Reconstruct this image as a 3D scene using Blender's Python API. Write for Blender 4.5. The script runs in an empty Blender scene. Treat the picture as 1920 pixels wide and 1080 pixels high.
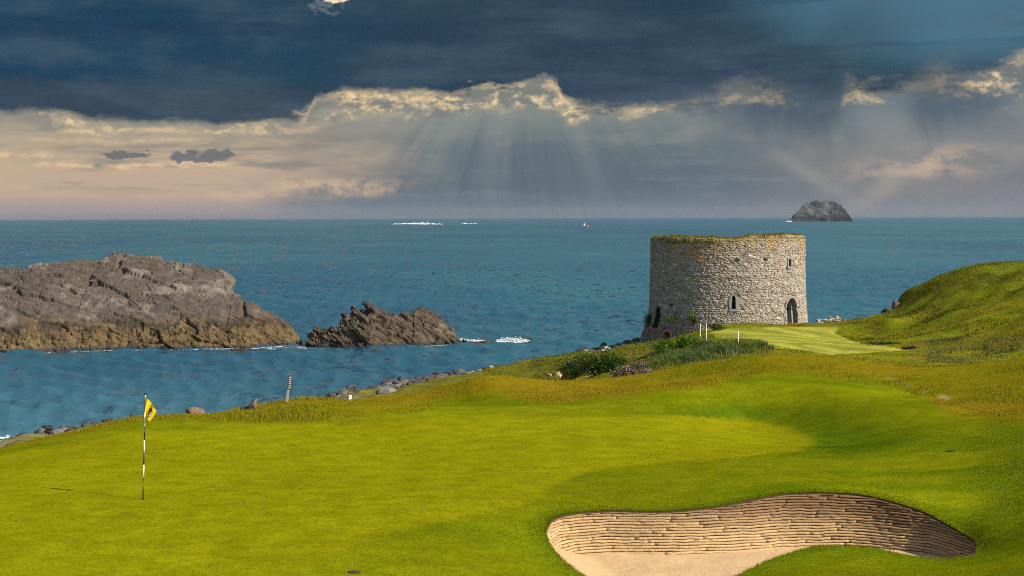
import bpy, math, random
import numpy as np
from mathutils import Vector, Matrix

random.seed(7)
RNG = np.random.default_rng(7)
scene = bpy.context.scene
COL = scene.collection

# ------------------------------------------------------------------ camera
CAM = np.array([0.0, 0.0, 5.64])
FPX = 3000.0                                   # focal length in pixels of a 1920 px wide frame
PITCH = math.atan((540 - 406.0) / FPX)
ROLL = math.radians(0.17)
fw = np.array([0.0, math.cos(PITCH), -math.sin(PITCH)])
rt0 = np.array([1.0, 0.0, 0.0])
up0 = np.cross(rt0, fw)
cr, sr = math.cos(ROLL), math.sin(ROLL)
rt = rt0 * cr - up0 * sr
rt = rt0 * cr + up0 * (-sr)
up = up0 * cr + rt0 * sr
# (a horizon that sits a little lower on the left)
cam_data = bpy.data.cameras.new('camera')
cam = bpy.data.objects.new('camera', cam_data)
COL.objects.link(cam)
cam.matrix_world = Matrix(((rt[0], up[0], -fw[0], CAM[0]), (rt[1], up[1], -fw[1], CAM[1]), (rt[2], up[2], -fw[2], CAM[2]), (0, 0, 0, 1)))
cam_data.sensor_width = 36.0
cam_data.lens = 36.0 * FPX / 1920.0
cam_data.clip_start = 0.5
cam_data.clip_end = 80000
scene.camera = cam

# ------------------------------------------------------------------ exposure
vs = scene.view_settings
scene.display_settings.display_device = 'sRGB'
vs.view_transform = 'Standard'
vs.look = 'None'
vs.exposure = 1.0
vs.gamma = 1.0
vs.use_curve_mapping = False
EXPO = 2.0 ** vs.exposure

# ------------------------------------------------------------------ sun
SUN_EL = math.radians(36.0)
SUN_AZ = math.radians(120.0)                    # clockwise from +Y (view direction)
sun_dir = Vector((math.sin(SUN_AZ) * math.cos(SUN_EL), math.cos(SUN_AZ) * math.cos(SUN_EL), math.sin(SUN_EL)))
sl = bpy.data.lights.new('sun', 'SUN')
sl.energy = 4.2
sl.angle = math.radians(0.5)
sl.color = (1.0, 0.92, 0.80)
so = bpy.data.objects.new('sun', sl)
COL.objects.link(so)
so.rotation_euler = (-sun_dir).to_track_quat('-Z', 'Y').to_euler()

# ------------------------------------------------------------------ node expression helper
class NT:
    def __init__(self, tree):
        self.t = tree
        self.n = tree.nodes
        self.l = tree.links
    def node(self, typ, **kw):
        nd = self.n.new(typ)
        for k, v in kw.items():
            setattr(nd, k, v)
        return nd
    def put(self, sock, v):
        if isinstance(v, E):
            self.l.new(v.s, sock)
        elif hasattr(v, 'is_output'):
            self.l.new(v, sock)
        elif isinstance(v, (tuple, list)):
            if len(sock.default_value) == 4 and len(v) == 3:
                v = (*v, 1.0)
            sock.default_value = v
        else:
            sock.default_value = v
    def math(self, op, *a):
        nd = self.node('ShaderNodeMath', operation=op)
        for i, v in enumerate(a):
            self.put(nd.inputs[i], v)
        return E(self, nd.outputs[0])
    def sstep(self, a, b, x, lo=0.0, hi=1.0):
        nd = self.node('ShaderNodeMapRange', interpolation_type='SMOOTHSTEP')
        flip = (not isinstance(a, E)) and (not isinstance(b, E)) and a > b
        if flip:
            a, b, lo, hi = b, a, hi, lo
        self.put(nd.inputs[0], x); self.put(nd.inputs[1], a); self.put(nd.inputs[2], b)
        self.put(nd.inputs[3], lo); self.put(nd.inputs[4], hi)
        return E(self, nd.outputs[0])
    def vec(self, x, y, z=0.0):
        nd = self.node('ShaderNodeCombineXYZ')
        self.put(nd.inputs[0], x); self.put(nd.inputs[1], y); self.put(nd.inputs[2], z)
        return nd.outputs[0]
    def sep(self, v):
        nd = self.node('ShaderNodeSeparateXYZ')
        self.put(nd.inputs[0], v)
        return [E(self, o) for o in nd.outputs]
    def noise(self, v, scale=1.0, detail=3.0, rough=0.55, lac=2.0, dist=0.0):
        nd = self.node('ShaderNodeTexNoise')
        self.put(nd.inputs['Vector'], v)
        self.put(nd.inputs['Scale'], scale); self.put(nd.inputs['Detail'], detail)
        self.put(nd.inputs['Roughness'], rough); self.put(nd.inputs['Lacunarity'], lac)
        self.put(nd.inputs['Distortion'], dist)
        return E(self, nd.outputs['Fac'])
    def voro(self, v, scale=1.0, feature='F1', out='Distance', rand=1.0):
        nd = self.node('ShaderNodeTexVoronoi', feature=feature)
        self.put(nd.inputs['Vector'], v); self.put(nd.inputs['Scale'], scale)
        self.put(nd.inputs['Randomness'], rand)
        return E(self, nd.outputs[out])
    def mix(self, f, a, b, blend='MIX'):
        nd = self.node('ShaderNodeMix', data_type='RGBA', blend_type=blend)
        nd.clamp_factor = True
        self.put(nd.inputs[0], f); self.put(nd.inputs[6], a); self.put(nd.inputs[7], b)
        return nd.outputs[2]
    def curve(self, pts, x):
        nd = self.node('ShaderNodeFloatCurve')
        c = nd.mapping.curves[0]
        while len(c.points) > 2:
            c.points.remove(c.points[0])
        c.points[0].location = pts[0]
        c.points[1].location = pts[-1]
        for p in pts[1:-1]:
            c.points.new(*p)
        for p in c.points:
            p.handle_type = 'VECTOR'
        nd.mapping.use_clip = False
        nd.mapping.update()
        nd.inputs[0].default_value = 1.0
        self.put(nd.inputs[1], x)
        return E(self, nd.outputs[0])
    def ramp(self, pts, x, interp='LINEAR'):
        nd = self.node('ShaderNodeValToRGB')
        cr_ = nd.color_ramp
        cr_.interpolation = interp
        while len(cr_.elements) > 1:
            cr_.elements.remove(cr_.elements[0])
        cr_.elements[0].position = pts[0][0]; cr_.elements[0].color = (*pts[0][1], 1)
        for p, c in pts[1:]:
            e = cr_.elements.new(p); e.color = (*c, 1)
        self.put(nd.inputs[0], x)
        return nd.outputs[0]

class E:
    def __init__(self, nt, s):
        self.nt, self.s = nt, s
    def __add__(self, o): return self.nt.math('ADD', self, o)
    __radd__ = __add__
    def __sub__(self, o): return self.nt.math('SUBTRACT', self, o)
    def __rsub__(self, o): return self.nt.math('SUBTRACT', o, self)
    def __mul__(self, o): return self.nt.math('MULTIPLY', self, o)
    __rmul__ = __mul__
    def __truediv__(self, o): return self.nt.math('DIVIDE', self, o)
    def __rtruediv__(self, o): return self.nt.math('DIVIDE', o, self)
    def __pow__(self, o): return self.nt.math('POWER', self, o)
    def abs(self): return self.nt.math('ABSOLUTE', self)
    def max(self, o): return self.nt.math('MAXIMUM', self, o)
    def min(self, o): return self.nt.math('MINIMUM', self, o)

# ------------------------------------------------------------------ sky (world)
world = bpy.data.worlds.new('World')
scene.world = world
world.use_nodes = True
wt = world.node_tree
for nd in list(wt.nodes):
    wt.nodes.remove(nd)
W = NT(wt)
def sc(c):                                      # display-linear colour -> emitted value at this exposure
    return tuple(v / EXPO for v in c)
def srgb(r, g, b):
    f = lambda c: (c / 12.92 if c <= 0.04045 else ((c + 0.055) / 1.055) ** 2.4)
    return tuple(f(c / 255.0) for c in (r, g, b))
def S(r, g, b): return sc(srgb(r, g, b))

nish = W.node('ShaderNodeTexSky', sky_type='NISHITA')
nish.sun_disc = False
nish.sun_elevation = SUN_EL
nish.sun_rotation = SUN_AZ
nish.altitude = 10
nish.air_density = 1.0
nish.dust_density = 1.0
clear = W.node('ShaderNodeMix', data_type='RGBA', blend_type='MULTIPLY')
clear.inputs[0].default_value = 1.0
W.l.new(nish.outputs[0], clear.inputs[6])
clear.inputs[7].default_value = (0.10, 0.10, 0.10, 1)

tc = W.node('ShaderNodeTexCoord')
dx, dy, dz = W.sep(tc.outputs['Generated'])
az = W.math('ARCTAN2', dx, dy)
el = W.math('ARCSINE', dz)
PX = az * FPX + 960.0                           # bearing and height of the sky, 1/3000 rad units
V = el * FPX
PN = (PX + 400.0) / 2720.0                      # curve domain -400..2320
def cv(pts, lo_scale=400.0):
    p = [((x + 400.0) / 2720.0, v / lo_scale) for x, v in pts]
    if p[0][0] > 0: p.insert(0, (0.0, p[0][1]))
    if p[-1][0] < 1: p.append((1.0, p[-1][1]))
    return W.curve(p, PN) * lo_scale
nv = W.vec(PX / 100.0, V / 100.0)
nA = W.noise(W.vec(PX / 170.0, V / 60.0, 1.3), 1.0, 5.0, 0.6)      # cloud edge
nB = W.noise(W.vec(PX / 74.0, V / 34.0, 4.1), 1.0, 5.0, 0.62)       # cauliflower
nC = W.noise(W.vec(PX / 260.0, V / 34.0, 7.7), 1.0, 5.0, 0.58)      # long streaks
nD = W.noise(W.vec(PX / 420.0, V / 220.0, 2.2), 1.0, 4.0, 0.5)      # broad
nF = W.noise(W.vec(PX / 24.0, V / 16.0, 9.1), 1.0, 4.0, 0.6)

# --- lower sky
Lr = W.ramp([(0.0, S(134, 126, 132)), (0.05, S(162, 144, 140)), (0.16, S(196, 168, 146)), (0.38, S(196, 171, 144)), (0.55, S(178, 162, 138)), (0.75, S(156, 152, 138)), (1.0, S(146, 146, 138))], V / 250.0)
Mr = W.ramp([(0.0, S(112, 116, 126)), (0.06, S(102, 112, 123)), (0.25, S(88, 104, 116)), (0.50, S(98, 112, 120)), (0.72, S(120, 130, 130)), (0.9, S(130, 138, 134)), (1.0, S(128, 134, 132))], V / 250.0)
Rr = W.ramp([(0.0, S(124, 123, 130)), (0.08, S(124, 124, 130)), (0.28, S(130, 128, 130)), (0.50, S(136, 136, 135)), (0.70, S(126, 134, 138)), (0.85, S(104, 120, 130)), (1.0, S(96, 114, 126))], V / 250.0)
wl = W.sstep(430, 860, PX - V * 1.1 + (nA - 0.5) * 420.0 + 110.0)
wr = W.sstep(1250, 1720, PX + (nA - 0.5) * 300.0)
low = W.mix(wl, Lr, Mr)
low = W.mix(wr, low, Rr)
# grey cloud streaks
st = W.sstep(0.50, 0.66, nC) * W.sstep(20, 90, V) * W.sstep(1100, 500, PX)
low = W.mix(st * 0.8, low, S(134, 130, 124))
st2 = W.sstep(0.50, 0.72, nD + (nB - 0.5) * 0.25) * W.sstep(900, 1300, PX) * W.sstep(15, 70, V)
low = W.mix(st2 * 0.55, low, S(104, 114, 124))
nH = W.noise(W.vec(PX / 120.0, V / 44.0, 21.0), 1.0, 6.0, 0.62)
cl2 = W.sstep(0.48, 0.64, nH) * W.sstep(60, 150, V) * W.sstep(250, 190, V)
low = W.mix(cl2 * 0.45, low, S(136, 136, 130))
cl3 = W.sstep(0.50, 0.68, W.noise(W.vec(PX / 200.0, V / 26.0, 31.0), 1.0, 6.0, 0.6)) * W.sstep(12, 50, V)
low = W.mix(cl3 * 0.30, low, W.mix(wl, S(206, 180, 150), S(134, 142, 142)))
# cream tops of the low clouds on the left
wav = (nA - 0.5) * 46.0
def streak(v0, h, p0, p1, amp):
    d = (V - v0 - wav) / h
    g = W.math('EXPONENT', d * d * -1.0)
    return g * W.sstep(p0, p0 + 60, PX) * W.sstep(p1, p1 - 90, PX) * amp
hl = streak(97, 5.5, 60, 520, 1.0) + streak(112, 5.0, -400, 190, 0.8) + streak(140, 5.0, 60, 430, 0.5) + streak(160, 5.5, 90, 640, 0.75)
hl = hl + streak(58, 15.0, 480, 800, 0.55) + streak(42, 9, 380, 760, 0.35)
hl = hl * W.sstep(0.36, 0.60, nF * 0.5 + nB * 0.5)
low = W.mix(hl.min(1.0) * 0.9, low, S(236, 200, 156))
# light on the right
d1 = (PX - 1720.0) / 130.0
d2 = (V - 92.0 - (PX - 1720.0) * 0.12) / 30.0
g = W.math('EXPONENT', (d1 * d1 + d2 * d2) * -1.0) * W.sstep(0.40, 0.62, nB)
low = W.mix(g * 0.75, low, S(206, 180, 156))
d1 = (PX - 1655.0 - (V - 60.0) * 1.1) / 30.0
d2 = (V - 52.0) / 42.0
g = W.math('EXPONENT', (d1 * d1 + d2 * d2) * -1.0)
low = W.mix(g * 0.45, low, S(176, 164, 152))
d1 = (PX - 1520.0 + (V - 70.0) * 1.5) / 26.0
d2 = (V - 75.0) / 48.0
g = W.math('EXPONENT', (d1 * d1 + d2 * d2) * -1.0)
low = W.mix(g * 0.40, low, S(164, 160, 152))
# crepuscular rays fanning out of the gap
ra = (PX - 985.0) / (430.0 - V)
rn = W.noise(W.vec(ra * 4.5, 0.3, 0.0), 1.0, 3.0, 0.6)
rn2 = W.noise(W.vec(ra * 24.0, 5.3, 0.0), 1.0, 2.0, 0.5)
ray = W.sstep(0.36, 0.74, rn * 0.93 + rn2 * 0.07) * W.sstep(640, 840, PX + (V - 100) * 0.7) * W.sstep(1420, 1040, PX - (V - 100) * 0.3)
ray = ray * W.sstep(5, 60, V) * W.sstep(230, 175, V)
low = W.mix(ray * (0.10 + V / 760.0), low, S(160, 164, 154))
shaft = W.sstep(0.56, 0.36, rn * 0.7 + rn2 * 0.3) * W.sstep(690, 820, PX) * W.sstep(1300, 1000, PX) * W.sstep(5, 40, V) * W.sstep(180, 130, V)
low = W.mix(shaft * 0.42, low, S(84, 100, 112))
# rain curtains hanging from the dark cloud
rc = W.noise(W.vec((PX + V * 0.25) / 46.0, V / 300.0, 41.0), 1.0, 4.0, 0.6)
cur = W.sstep(1290, 1420, PX) * W.sstep(1640, 1540, PX + (V - 150.0) * 0.4) * W.sstep(105, 190, V + (rc - 0.5) * 90.0)
cur2 = W.sstep(1660, 1720, PX) * W.sstep(1890, 1800, PX) * W.sstep(130, 200, V + (rc - 0.5) * 110.0)
low = W.mix(cur.max(cur2) * 0.75, low, S(74, 92, 108))
cur3 = W.sstep(720, 860, PX + (rc - 0.5) * 120.0) * W.sstep(1300, 1120, PX) * W.sstep(160, 90, V) * W.sstep(0.40, 0.60, rc)
low = W.mix(cur3 * 0.35, low, S(80, 98, 110))
# small dark clouds
def blob(px, v, rx, ry, amp=1.0):
    a = (PX - px + (nF - 0.5) * 64.0 + (nB - 0.5) * 40.0) / rx
    b = (V - v + (nF - 0.5) * 30.0) / ry
    return W.sstep(1.25, 0.55, a * a + b * b) * amp
dk = blob(256, 114, 44, 8) .max(blob(352, 112, 26, 10)).max(blob(412, 115, 34, 11)).max(blob(384, 107, 58, 6))
low = W.mix(dk * 0.85, low, S(98, 103, 112))

# --- heavy dark cloud: its lower edge
Bc = cv([(-400, 200), (-200, 205), (0, 198), (120, 190), (175, 176), (260, 175), (480, 171), (560, 181), (574, 186), (584, 196), (592, 231), (700, 239), (830, 236), (900, 247), (1040, 252), (1056, 222), (1075, 210), (1120, 201), (1200, 199), (1260, 208), (1340, 214), (1385, 224), (1430, 216), (1500, 196), (1560, 200), (1578, 236), (1700, 239), (1800, 252), (1870, 276), (1930, 296), (2050, 310), (2320, 300)])
soft = cv([(-400, 16), (230, 12), (560, 9), (900, 8), (1060, 12), (1250, 22), (1380, 40), (1440, 75), (1560, 70), (1600, 18), (1680, 20), (1720, 48), (1800, 26), (1900, 12), (2320, 14)])
rag = cv([(-400, .5), (150, .5), (250, .25), (500, .25), (570, .9), (600, .9), (620, .35), (830, .4), (880, .8), (1040, .9), (1100, .7), (1240, .6), (1390, .9), (1600, .7), (1800, .8), (2320, .8)], 1.0)
edge = V - Bc + ((nA - 0.5) * 110.0 + (nB - 0.5) * 90.0 + (nF - 0.5) * 44.0) * rag
# the main base runs on level to the left; a lower, browner shelf hangs under it and ends raggedly
Bm = cv([(-400, 236), (0, 240), (300, 233), (592, 231), (700, 239), (830, 236), (900, 247), (1040, 252), (1056, 222), (1075, 210), (1120, 201), (1200, 199), (1260, 208), (1340, 214), (1385, 224), (1430, 216), (1500, 196), (1560, 200), (1578, 236), (1700, 239), (1800, 252), (1870, 276), (1930, 296), (2050, 310), (2320, 300)])
edge = V - Bm + ((nA - 0.5) * 110.0 + (nB - 0.5) * 90.0 + (nF - 0.5) * 44.0) * rag
main = W.sstep(soft * -1.0, soft, edge)
ragx = PX + (nB - 0.5) * 170.0 + (nF - 0.5) * 90.0
shelf = W.sstep(-9, 9, V - Bc + (nA - 0.5) * 46.0 + (nF - 0.5) * 16.0) * W.sstep(600, 566, ragx)
dark = main.max(shelf)
# bright cloud tops under the edge
amp = cv([(-400, 0.6), (-100, 0.5), (60, 0.4), (150, 0.75), (380, 0.35), (430, 0.8), (560, 0.6), (590, 1.0), (1050, 1.0), (1130, 0.9), (1260, 0.6), (1390, 0.35), (1440, 0.5), (1500, 0.0), (1565, 0.0), (1590, 0.95), (1660, 0.8), (1700, 0.3), (1760, 0.35), (1830, 0.8), (1920, 0.75), (2320, 0.3)], 1.0)
dep = cv([(-400, 30), (0, 40), (150, 26), (500, 18), (570, 26), (596, 62), (820, 58), (940, 66), (1050, 60), (1120, 24), (1240, 14), (1390, 16), (1500, 20), (1600, 44), (1680, 40), (1720, 40), (1800, 60), (1920, 100), (2320, 90)])
below = Bc - V
nE = W.noise(W.vec(PX / 130.0, V / 48.0, 51.0), 1.0, 3.0, 0.55)
zone = W.sstep(dep, dep * 0.35, below + (nB - 0.5) * 90.0) * amp
caul = W.sstep(0.47, 0.58, nB * 0.35 + nF * 0.65) * W.sstep(0.36, 0.50, nE)
rmk = W.sstep(0.46, 0.66, W.noise(W.vec(PX / 110.0, 2.0, 3.0), 1.0, 3.0, 0.6))
rim = rmk * W.math('EXPONENT', ((below - 7.0) / 8.0) * ((below - 7.0) / 8.0) * -1.0) * amp * W.sstep(0.36, 0.55, nB)
low = W.mix(zone * 0.8, low, W.mix(W.sstep(0.42, 0.58, nE + (nF - 0.5) * 0.25), S(122, 124, 120), S(188, 172, 142)))
low = W.mix((zone * caul).max(rim * 0.8) * 0.95, low, W.mix(nF, S(228, 190, 140), S(255, 230, 178)))
# dark cloud colour
tx = W.sstep(-100, 900, PX + (nD - 0.5) * 700.0)
dc = W.mix(tx, S(14, 61, 90), S(42, 67, 84))
tr = W.sstep(1380, 1760, PX + (V - 300.0) * 0.6 + (nD - 0.5) * 500.0) * W.sstep(230, 330, V)
dc = W.mix(tr * 0.85, dc, S(78, 122, 144))
und = W.sstep(64, 18, edge + (nA - 0.5) * 50.0) * W.sstep(1250, 1000, PX)
dc = W.mix((shelf - main * W.sstep(0, 30, edge)).max(0.0) * 0.9, dc, W.mix(nB, S(40, 60, 80), S(60, 73, 88)))
und2 = W.sstep(90, 30, edge + (nA - 0.5) * 40.0) * W.sstep(1040, 1080, PX) * W.sstep(1440, 1380, PX)
dc = W.mix(und2 * 0.8, dc, S(62, 78, 98))
mot = W.sstep(0.40, 0.68, W.noise(W.vec(PX / 260.0, V / 80.0, 11.0), 1.0, 6.0, 0.6))
dc = W.mix(mot * 0.42, dc, S(82, 100, 112))
mot2 = W.sstep(0.46, 0.62, W.noise(W.vec(PX / 640.0, V / 46.0, 15.0), 1.0, 4.0, 0.55))
dc = W.mix(mot2 * 0.40, dc, S(26, 52, 80))
g = W.math('EXPONENT', (((PX - 866.0 + (nF - 0.5) * 14) / 9.0) ** 2.0 + ((V - 330.0) / 16.0) ** 2.0) * -1.0) * 0.0
gap = blob(636, 403, 24, 9).max(blob(540, 407, 46, 6) * 0.7).max(blob(720, 408, 14, 5) * 0.8)
halo = blob(622, 390, 34, 20, 0.5)
dc = W.mix(halo * W.sstep(0.42, 0.6, nF), dc, S(128, 134, 138))
dc = W.mix(gap * W.sstep(0.36, 0.5, nF), dc, S(250, 224, 188))
# above the view, paler grey layers added to brighten the sea's reflections
nK = W.noise(tc.outputs['Generated'], 5.5, 5.0, 0.6)
upv = W.sstep(440, 1000, V) * W.sstep(0.34, 0.60, nK)
dc = W.mix(upv * 0.85, dc, S(150, 168, 182))
cloud = W.mix(dark, low, dc)
# cloud bank gives way to open sky behind the camera, where the sun is
nG = W.noise(tc.outputs['Generated'], 3.2, 5.0, 0.58)
front = W.sstep(-0.35, 0.45, dy + (nG - 0.5) * 0.7)
opensky = W.mix(W.sstep(0.52, 0.66, nG) * W.sstep(-0.02, 0.12, dz) * 0.7, clear.outputs[2], S(222, 220, 214))
skyc = W.mix(front, opensky, cloud)
bg = W.node('ShaderNodeBackground')
W.put(bg.inputs[0], skyc)
bg.inputs[1].default_value = 1.0
wo = W.node('ShaderNodeOutputWorld')
W.l.new(bg.outputs[0], wo.inputs[0])
scene.cycles.filter_width = 0.95
scene.cycles.use_denoising = False              # the grain of the scene is part of it
world.cycles.sampling_method = 'MANUAL'
world.cycles.sample_map_resolution = 512

# ------------------------------------------------------------------ small tools
def ray(px, py):
    dxp, dyp = (px - 960.0) / FPX, -(py - 540.0) / FPX
    return fw + rt * dxp + up * dyp
def at(px, py, D):
    """point in the world that the photograph shows at px, py if it lies D metres ahead"""
    r = ray(px, py); return CAM + r * (D / r[1])
def atz(px, py, z):
    r = ray(px, py); return CAM + r * ((z - CAM[2]) / r[2])
def project(x, y, z):
    v = np.stack([np.asarray(x) - CAM[0], np.asarray(y) - CAM[1], np.asarray(z) - CAM[2]], -1)
    d = np.maximum(v @ fw, 0.3)
    return 960 + FPX * (v @ rt) / d, 540 - FPX * (v @ up) / d

def sst(a, b, x):
    t = np.clip((x - a) / (b - a), 0, 1)
    return t * t * (3 - 2 * t)
def _hash(ix, iy, iz, seed):
    h = (ix.astype(np.int64) * 374761393 + iy.astype(np.int64) * 668265263 + iz.astype(np.int64) * 2147483647 + seed * 1274126177) & 0xFFFFFFFF
    h = ((h ^ (h >> 13)) * 1274126177) & 0xFFFFFFFF
    h = ((h ^ (h >> 16)) * 2246822519) & 0xFFFFFFFF
    h = h ^ (h >> 15)
    return (h & 0xFFFFFF).astype(np.float64) / 0xFFFFFF
def vnoise(x, y, z=0.0, seed=0):
    x, y, z = np.broadcast_arrays(np.asarray(x, float), np.asarray(y, float), np.asarray(z, float))
    ix, iy, iz = np.floor(x), np.floor(y), np.floor(z)
    fx, fy, fz = x - ix, y - iy, z - iz
    u, v, w = [t * t * t * (t * (t * 6 - 15) + 10) for t in (fx, fy, fz)]
    r = 0.0
    for a in (0, 1):
        for b in (0, 1):
            for c in (0, 1):
                r = r + _hash(ix + a, iy + b, iz + c, seed) * np.where(a, u, 1 - u) * np.where(b, v, 1 - v) * np.where(c, w, 1 - w)
    return r * 2 - 1
def fbm(x, y, z=0.0, oct=4, gain=0.5, seed=0):
    r, a, f, s = 0.0, 1.0, 1.0, 0.0
    for o in range(oct):
        r = r + a * vnoise(np.asarray(x) * f + o * 17.3, np.asarray(y) * f - o * 9.1, np.asarray(z) * f + o * 3.7, seed + o)
        s += a; a *= gain; f *= 2.03
    return r / s
def worley(x, y, z, seed=0, tilt=False):
    x, y, z = np.broadcast_arrays(np.asarray(x, float), np.asarray(y, float), np.asarray(z, float))
    ix, iy, iz = np.floor(x), np.floor(y), np.floor(z)
    f1 = np.full(x.shape, 9.0); f2 = np.full(x.shape, 9.0)
    off = np.zeros(x.shape + (3,))
    cid = np.zeros(x.shape)
    for a in (-1, 0, 1):
        for b in (-1, 0, 1):
            for c in (-1, 0, 1):
                jx, jy, jz = ix + a, iy + b, iz + c
                ox, oy, oz = x - jx - _hash(jx, jy, jz, seed), y - jy - _hash(jx, jy, jz, seed + 1), z - jz - _hash(jx, jy, jz, seed + 2)
                d = np.sqrt(ox ** 2 + oy ** 2 + oz ** 2)
                n = d < f1
                if tilt: off = np.where(n[..., None], np.stack([ox, oy, oz], -1), off)
                cid = np.where(n, _hash(jx, jy, jz, seed + 3), cid)
                f2 = np.where(n, f1, np.minimum(f2, d)); f1 = np.where(n, d, f1)
    if tilt:                                    # each block's own broken plane
        k = (cid * 1e6).astype(np.int64)
        g = np.stack([_hash(k, k * 0 + 1, k * 0 + a, seed + 9) - .5 for a in range(3)], -1)
        return f1, f2, cid, (off * g).sum(-1) * 2
    return f1, f2, cid

def make_mesh(name, verts, faces, col=None, smooth=False, cols2=None):
    """verts (n,3); faces: (m,k) array or list of arrays with their own k; col: per-vertex linear colour"""
    me = bpy.data.meshes.new(name)
    verts = np.ascontiguousarray(verts, dtype=np.float32)
    fl = faces if isinstance(faces, list) else [faces]
    fl = [np.asarray(f, dtype=np.int32) for f in fl if len(f)]
    me.vertices.add(len(verts))
    me.vertices.foreach_set('co', verts.ravel())
    loops = np.concatenate([f.ravel() for f in fl])
    tot = np.concatenate([np.full(len(f), f.shape[1], np.int32) for f in fl])
    start = np.concatenate([[0], np.cumsum(tot)[:-1]]).astype(np.int32)
    me.loops.add(len(loops)); me.loops.foreach_set('vertex_index', loops)
    me.polygons.add(len(tot)); me.polygons.foreach_set('loop_start', start)
    me.update(calc_edges=True)
    if smooth:
        me.polygons.foreach_set('use_smooth', np.ones(len(tot), bool))
    if col is not None:
        a = me.color_attributes.new('tone', 'FLOAT_COLOR', 'POINT')
        c = np.ones((len(verts), 4), np.float32); c[:, :3] = col
        a.data.foreach_set('color', c.ravel())
    me.validate()
    return me
def link(name, me, mat=None, parent=None, **props):
    o = bpy.data.objects.new(name, me)
    COL.objects.link(o)
    if mat is not None and me is not None and not me.materials:
        me.materials.append(mat)
    if parent is not None:
        o.parent = parent
    for k, v in props.items():
        o[k] = v
    return o
def thing(name, label, cat, loc=(0, 0, 0), group=None):
    o = bpy.data.objects.new(name, None)
    COL.objects.link(o)
    o.location = loc; o['label'] = label; o['category'] = cat
    o.empty_display_size = 0.3
    if group: o['group'] = group
    return o
def tag(o, label, cat, group=None):
    o['label'] = label; o['category'] = cat
    if group: o['group'] = group
    return o
def grid_faces(ni, nj, wrap=False):
    i, j = np.meshgrid(np.arange(ni if wrap else ni - 1), np.arange(nj - 1), indexing='ij')
    i2 = (i + 1) % ni
    return np.stack([i * nj + j, i2 * nj + j, i2 * nj + j + 1, i * nj + j + 1], -1).reshape(-1, 4)
class MB:
    """gathers simple solids into one mesh"""
    def __init__(self): self.v, self.f = [], []
    def add(self, v, f):
        o = len(self.v); self.v += [tuple(p) for p in v]; self.f += [tuple(i + o for i in q) for q in f]
    def box(self, c, s, rot=None, taper=1.0):
        v = []
        for z in (-1, 1):
            k = taper if z > 0 else 1.0
            for x, y in ((-1, -1), (1, -1), (1, 1), (-1, 1)):
                p = Vector((x * s[0] / 2 * k, y * s[1] / 2 * k, z * s[2] / 2))
                if rot is not None: p = rot @ p
                v.append(tuple(p + Vector(c)))
        self.add(v, [(3, 2, 1, 0), (4, 5, 6, 7), (0, 1, 5, 4), (1, 2, 6, 5), (2, 3, 7, 6), (3, 0, 4, 7)])
    def tube(self, pts, rad, n=10, cap=True):
        pts = [Vector(p) for p in pts]
        rr = rad if isinstance(rad, (list, tuple)) else [rad] * len(pts)
        o = len(self.v)
        for i, p in enumerate(pts):
            t = (pts[min(i + 1, len(pts) - 1)] - pts[max(i - 1, 0)]).normalized()
            a = t.orthogonal().normalized(); b = t.cross(a)
            for k in range(n):
                an = 2 * math.pi * k / n
                self.v.append(tuple(p + (a * math.cos(an) + b * math.sin(an)) * rr[i]))
        for i in range(len(pts) - 1):
            for k in range(n):
                k2 = (k + 1) % n
                self.f.append((o + i * n + k, o + i * n + k2, o + (i + 1) * n + k2, o + (i + 1) * n + k))
        if cap:
            self.f.append(tuple(o + k for k in reversed(range(n))))
            self.f.append(tuple(o + (len(pts) - 1) * n + k for k in range(n)))
    def build(self, name, mat, parent=None, smooth=False, **props):
        me = bpy.data.meshes.new(name)
        me.from_pydata(self.v, [], self.f)
        if smooth:
            me.polygons.foreach_set('use_smooth', np.ones(len(me.polygons), bool))
        me.update()
        return link(name, me, mat, parent, **props)

# ------------------------------------------------------------------ materials
def mat_new(name):
    m = bpy.data.materials.new(name); m.use_nodes = True
    t = m.node_tree
    for nd in list(t.nodes): t.nodes.remove(nd)
    n = NT(t)
    b = n.node('ShaderNodeBsdfPrincipled'); o = n.node('ShaderNodeOutputMaterial')
    n.l.new(b.outputs[0], o.inputs[0])
    b.inputs['Roughness'].default_value = 0.9
    b.inputs['Specular IOR Level'].default_value = 0.2
    return m, n, b
def bump(n, b, height, strength, dist):
    nd = n.node('ShaderNodeBump')
    nd.inputs['Strength'].default_value = strength
    nd.inputs['Distance'].default_value = dist
    n.put(nd.inputs['Height'], height)
    n.l.new(nd.outputs[0], b.inputs['Normal'])
    return nd
def plain(name, c, rough=0.6, spec=0.3, vary=0.12, scale=6.0):
    m, n, b = mat_new(name)
    g = n.node('ShaderNodeNewGeometry')
    f = n.noise(g.outputs['Position'], scale, 4.0, 0.6)
    n.put(b.inputs['Base Color'], n.mix(f, tuple(v * (1 - vary) for v in c), tuple(min(1, v * (1 + vary)) for v in c)))
    b.inputs['Roughness'].default_value = rough
    b.inputs['Specular IOR Level'].default_value = spec
    return m
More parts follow.
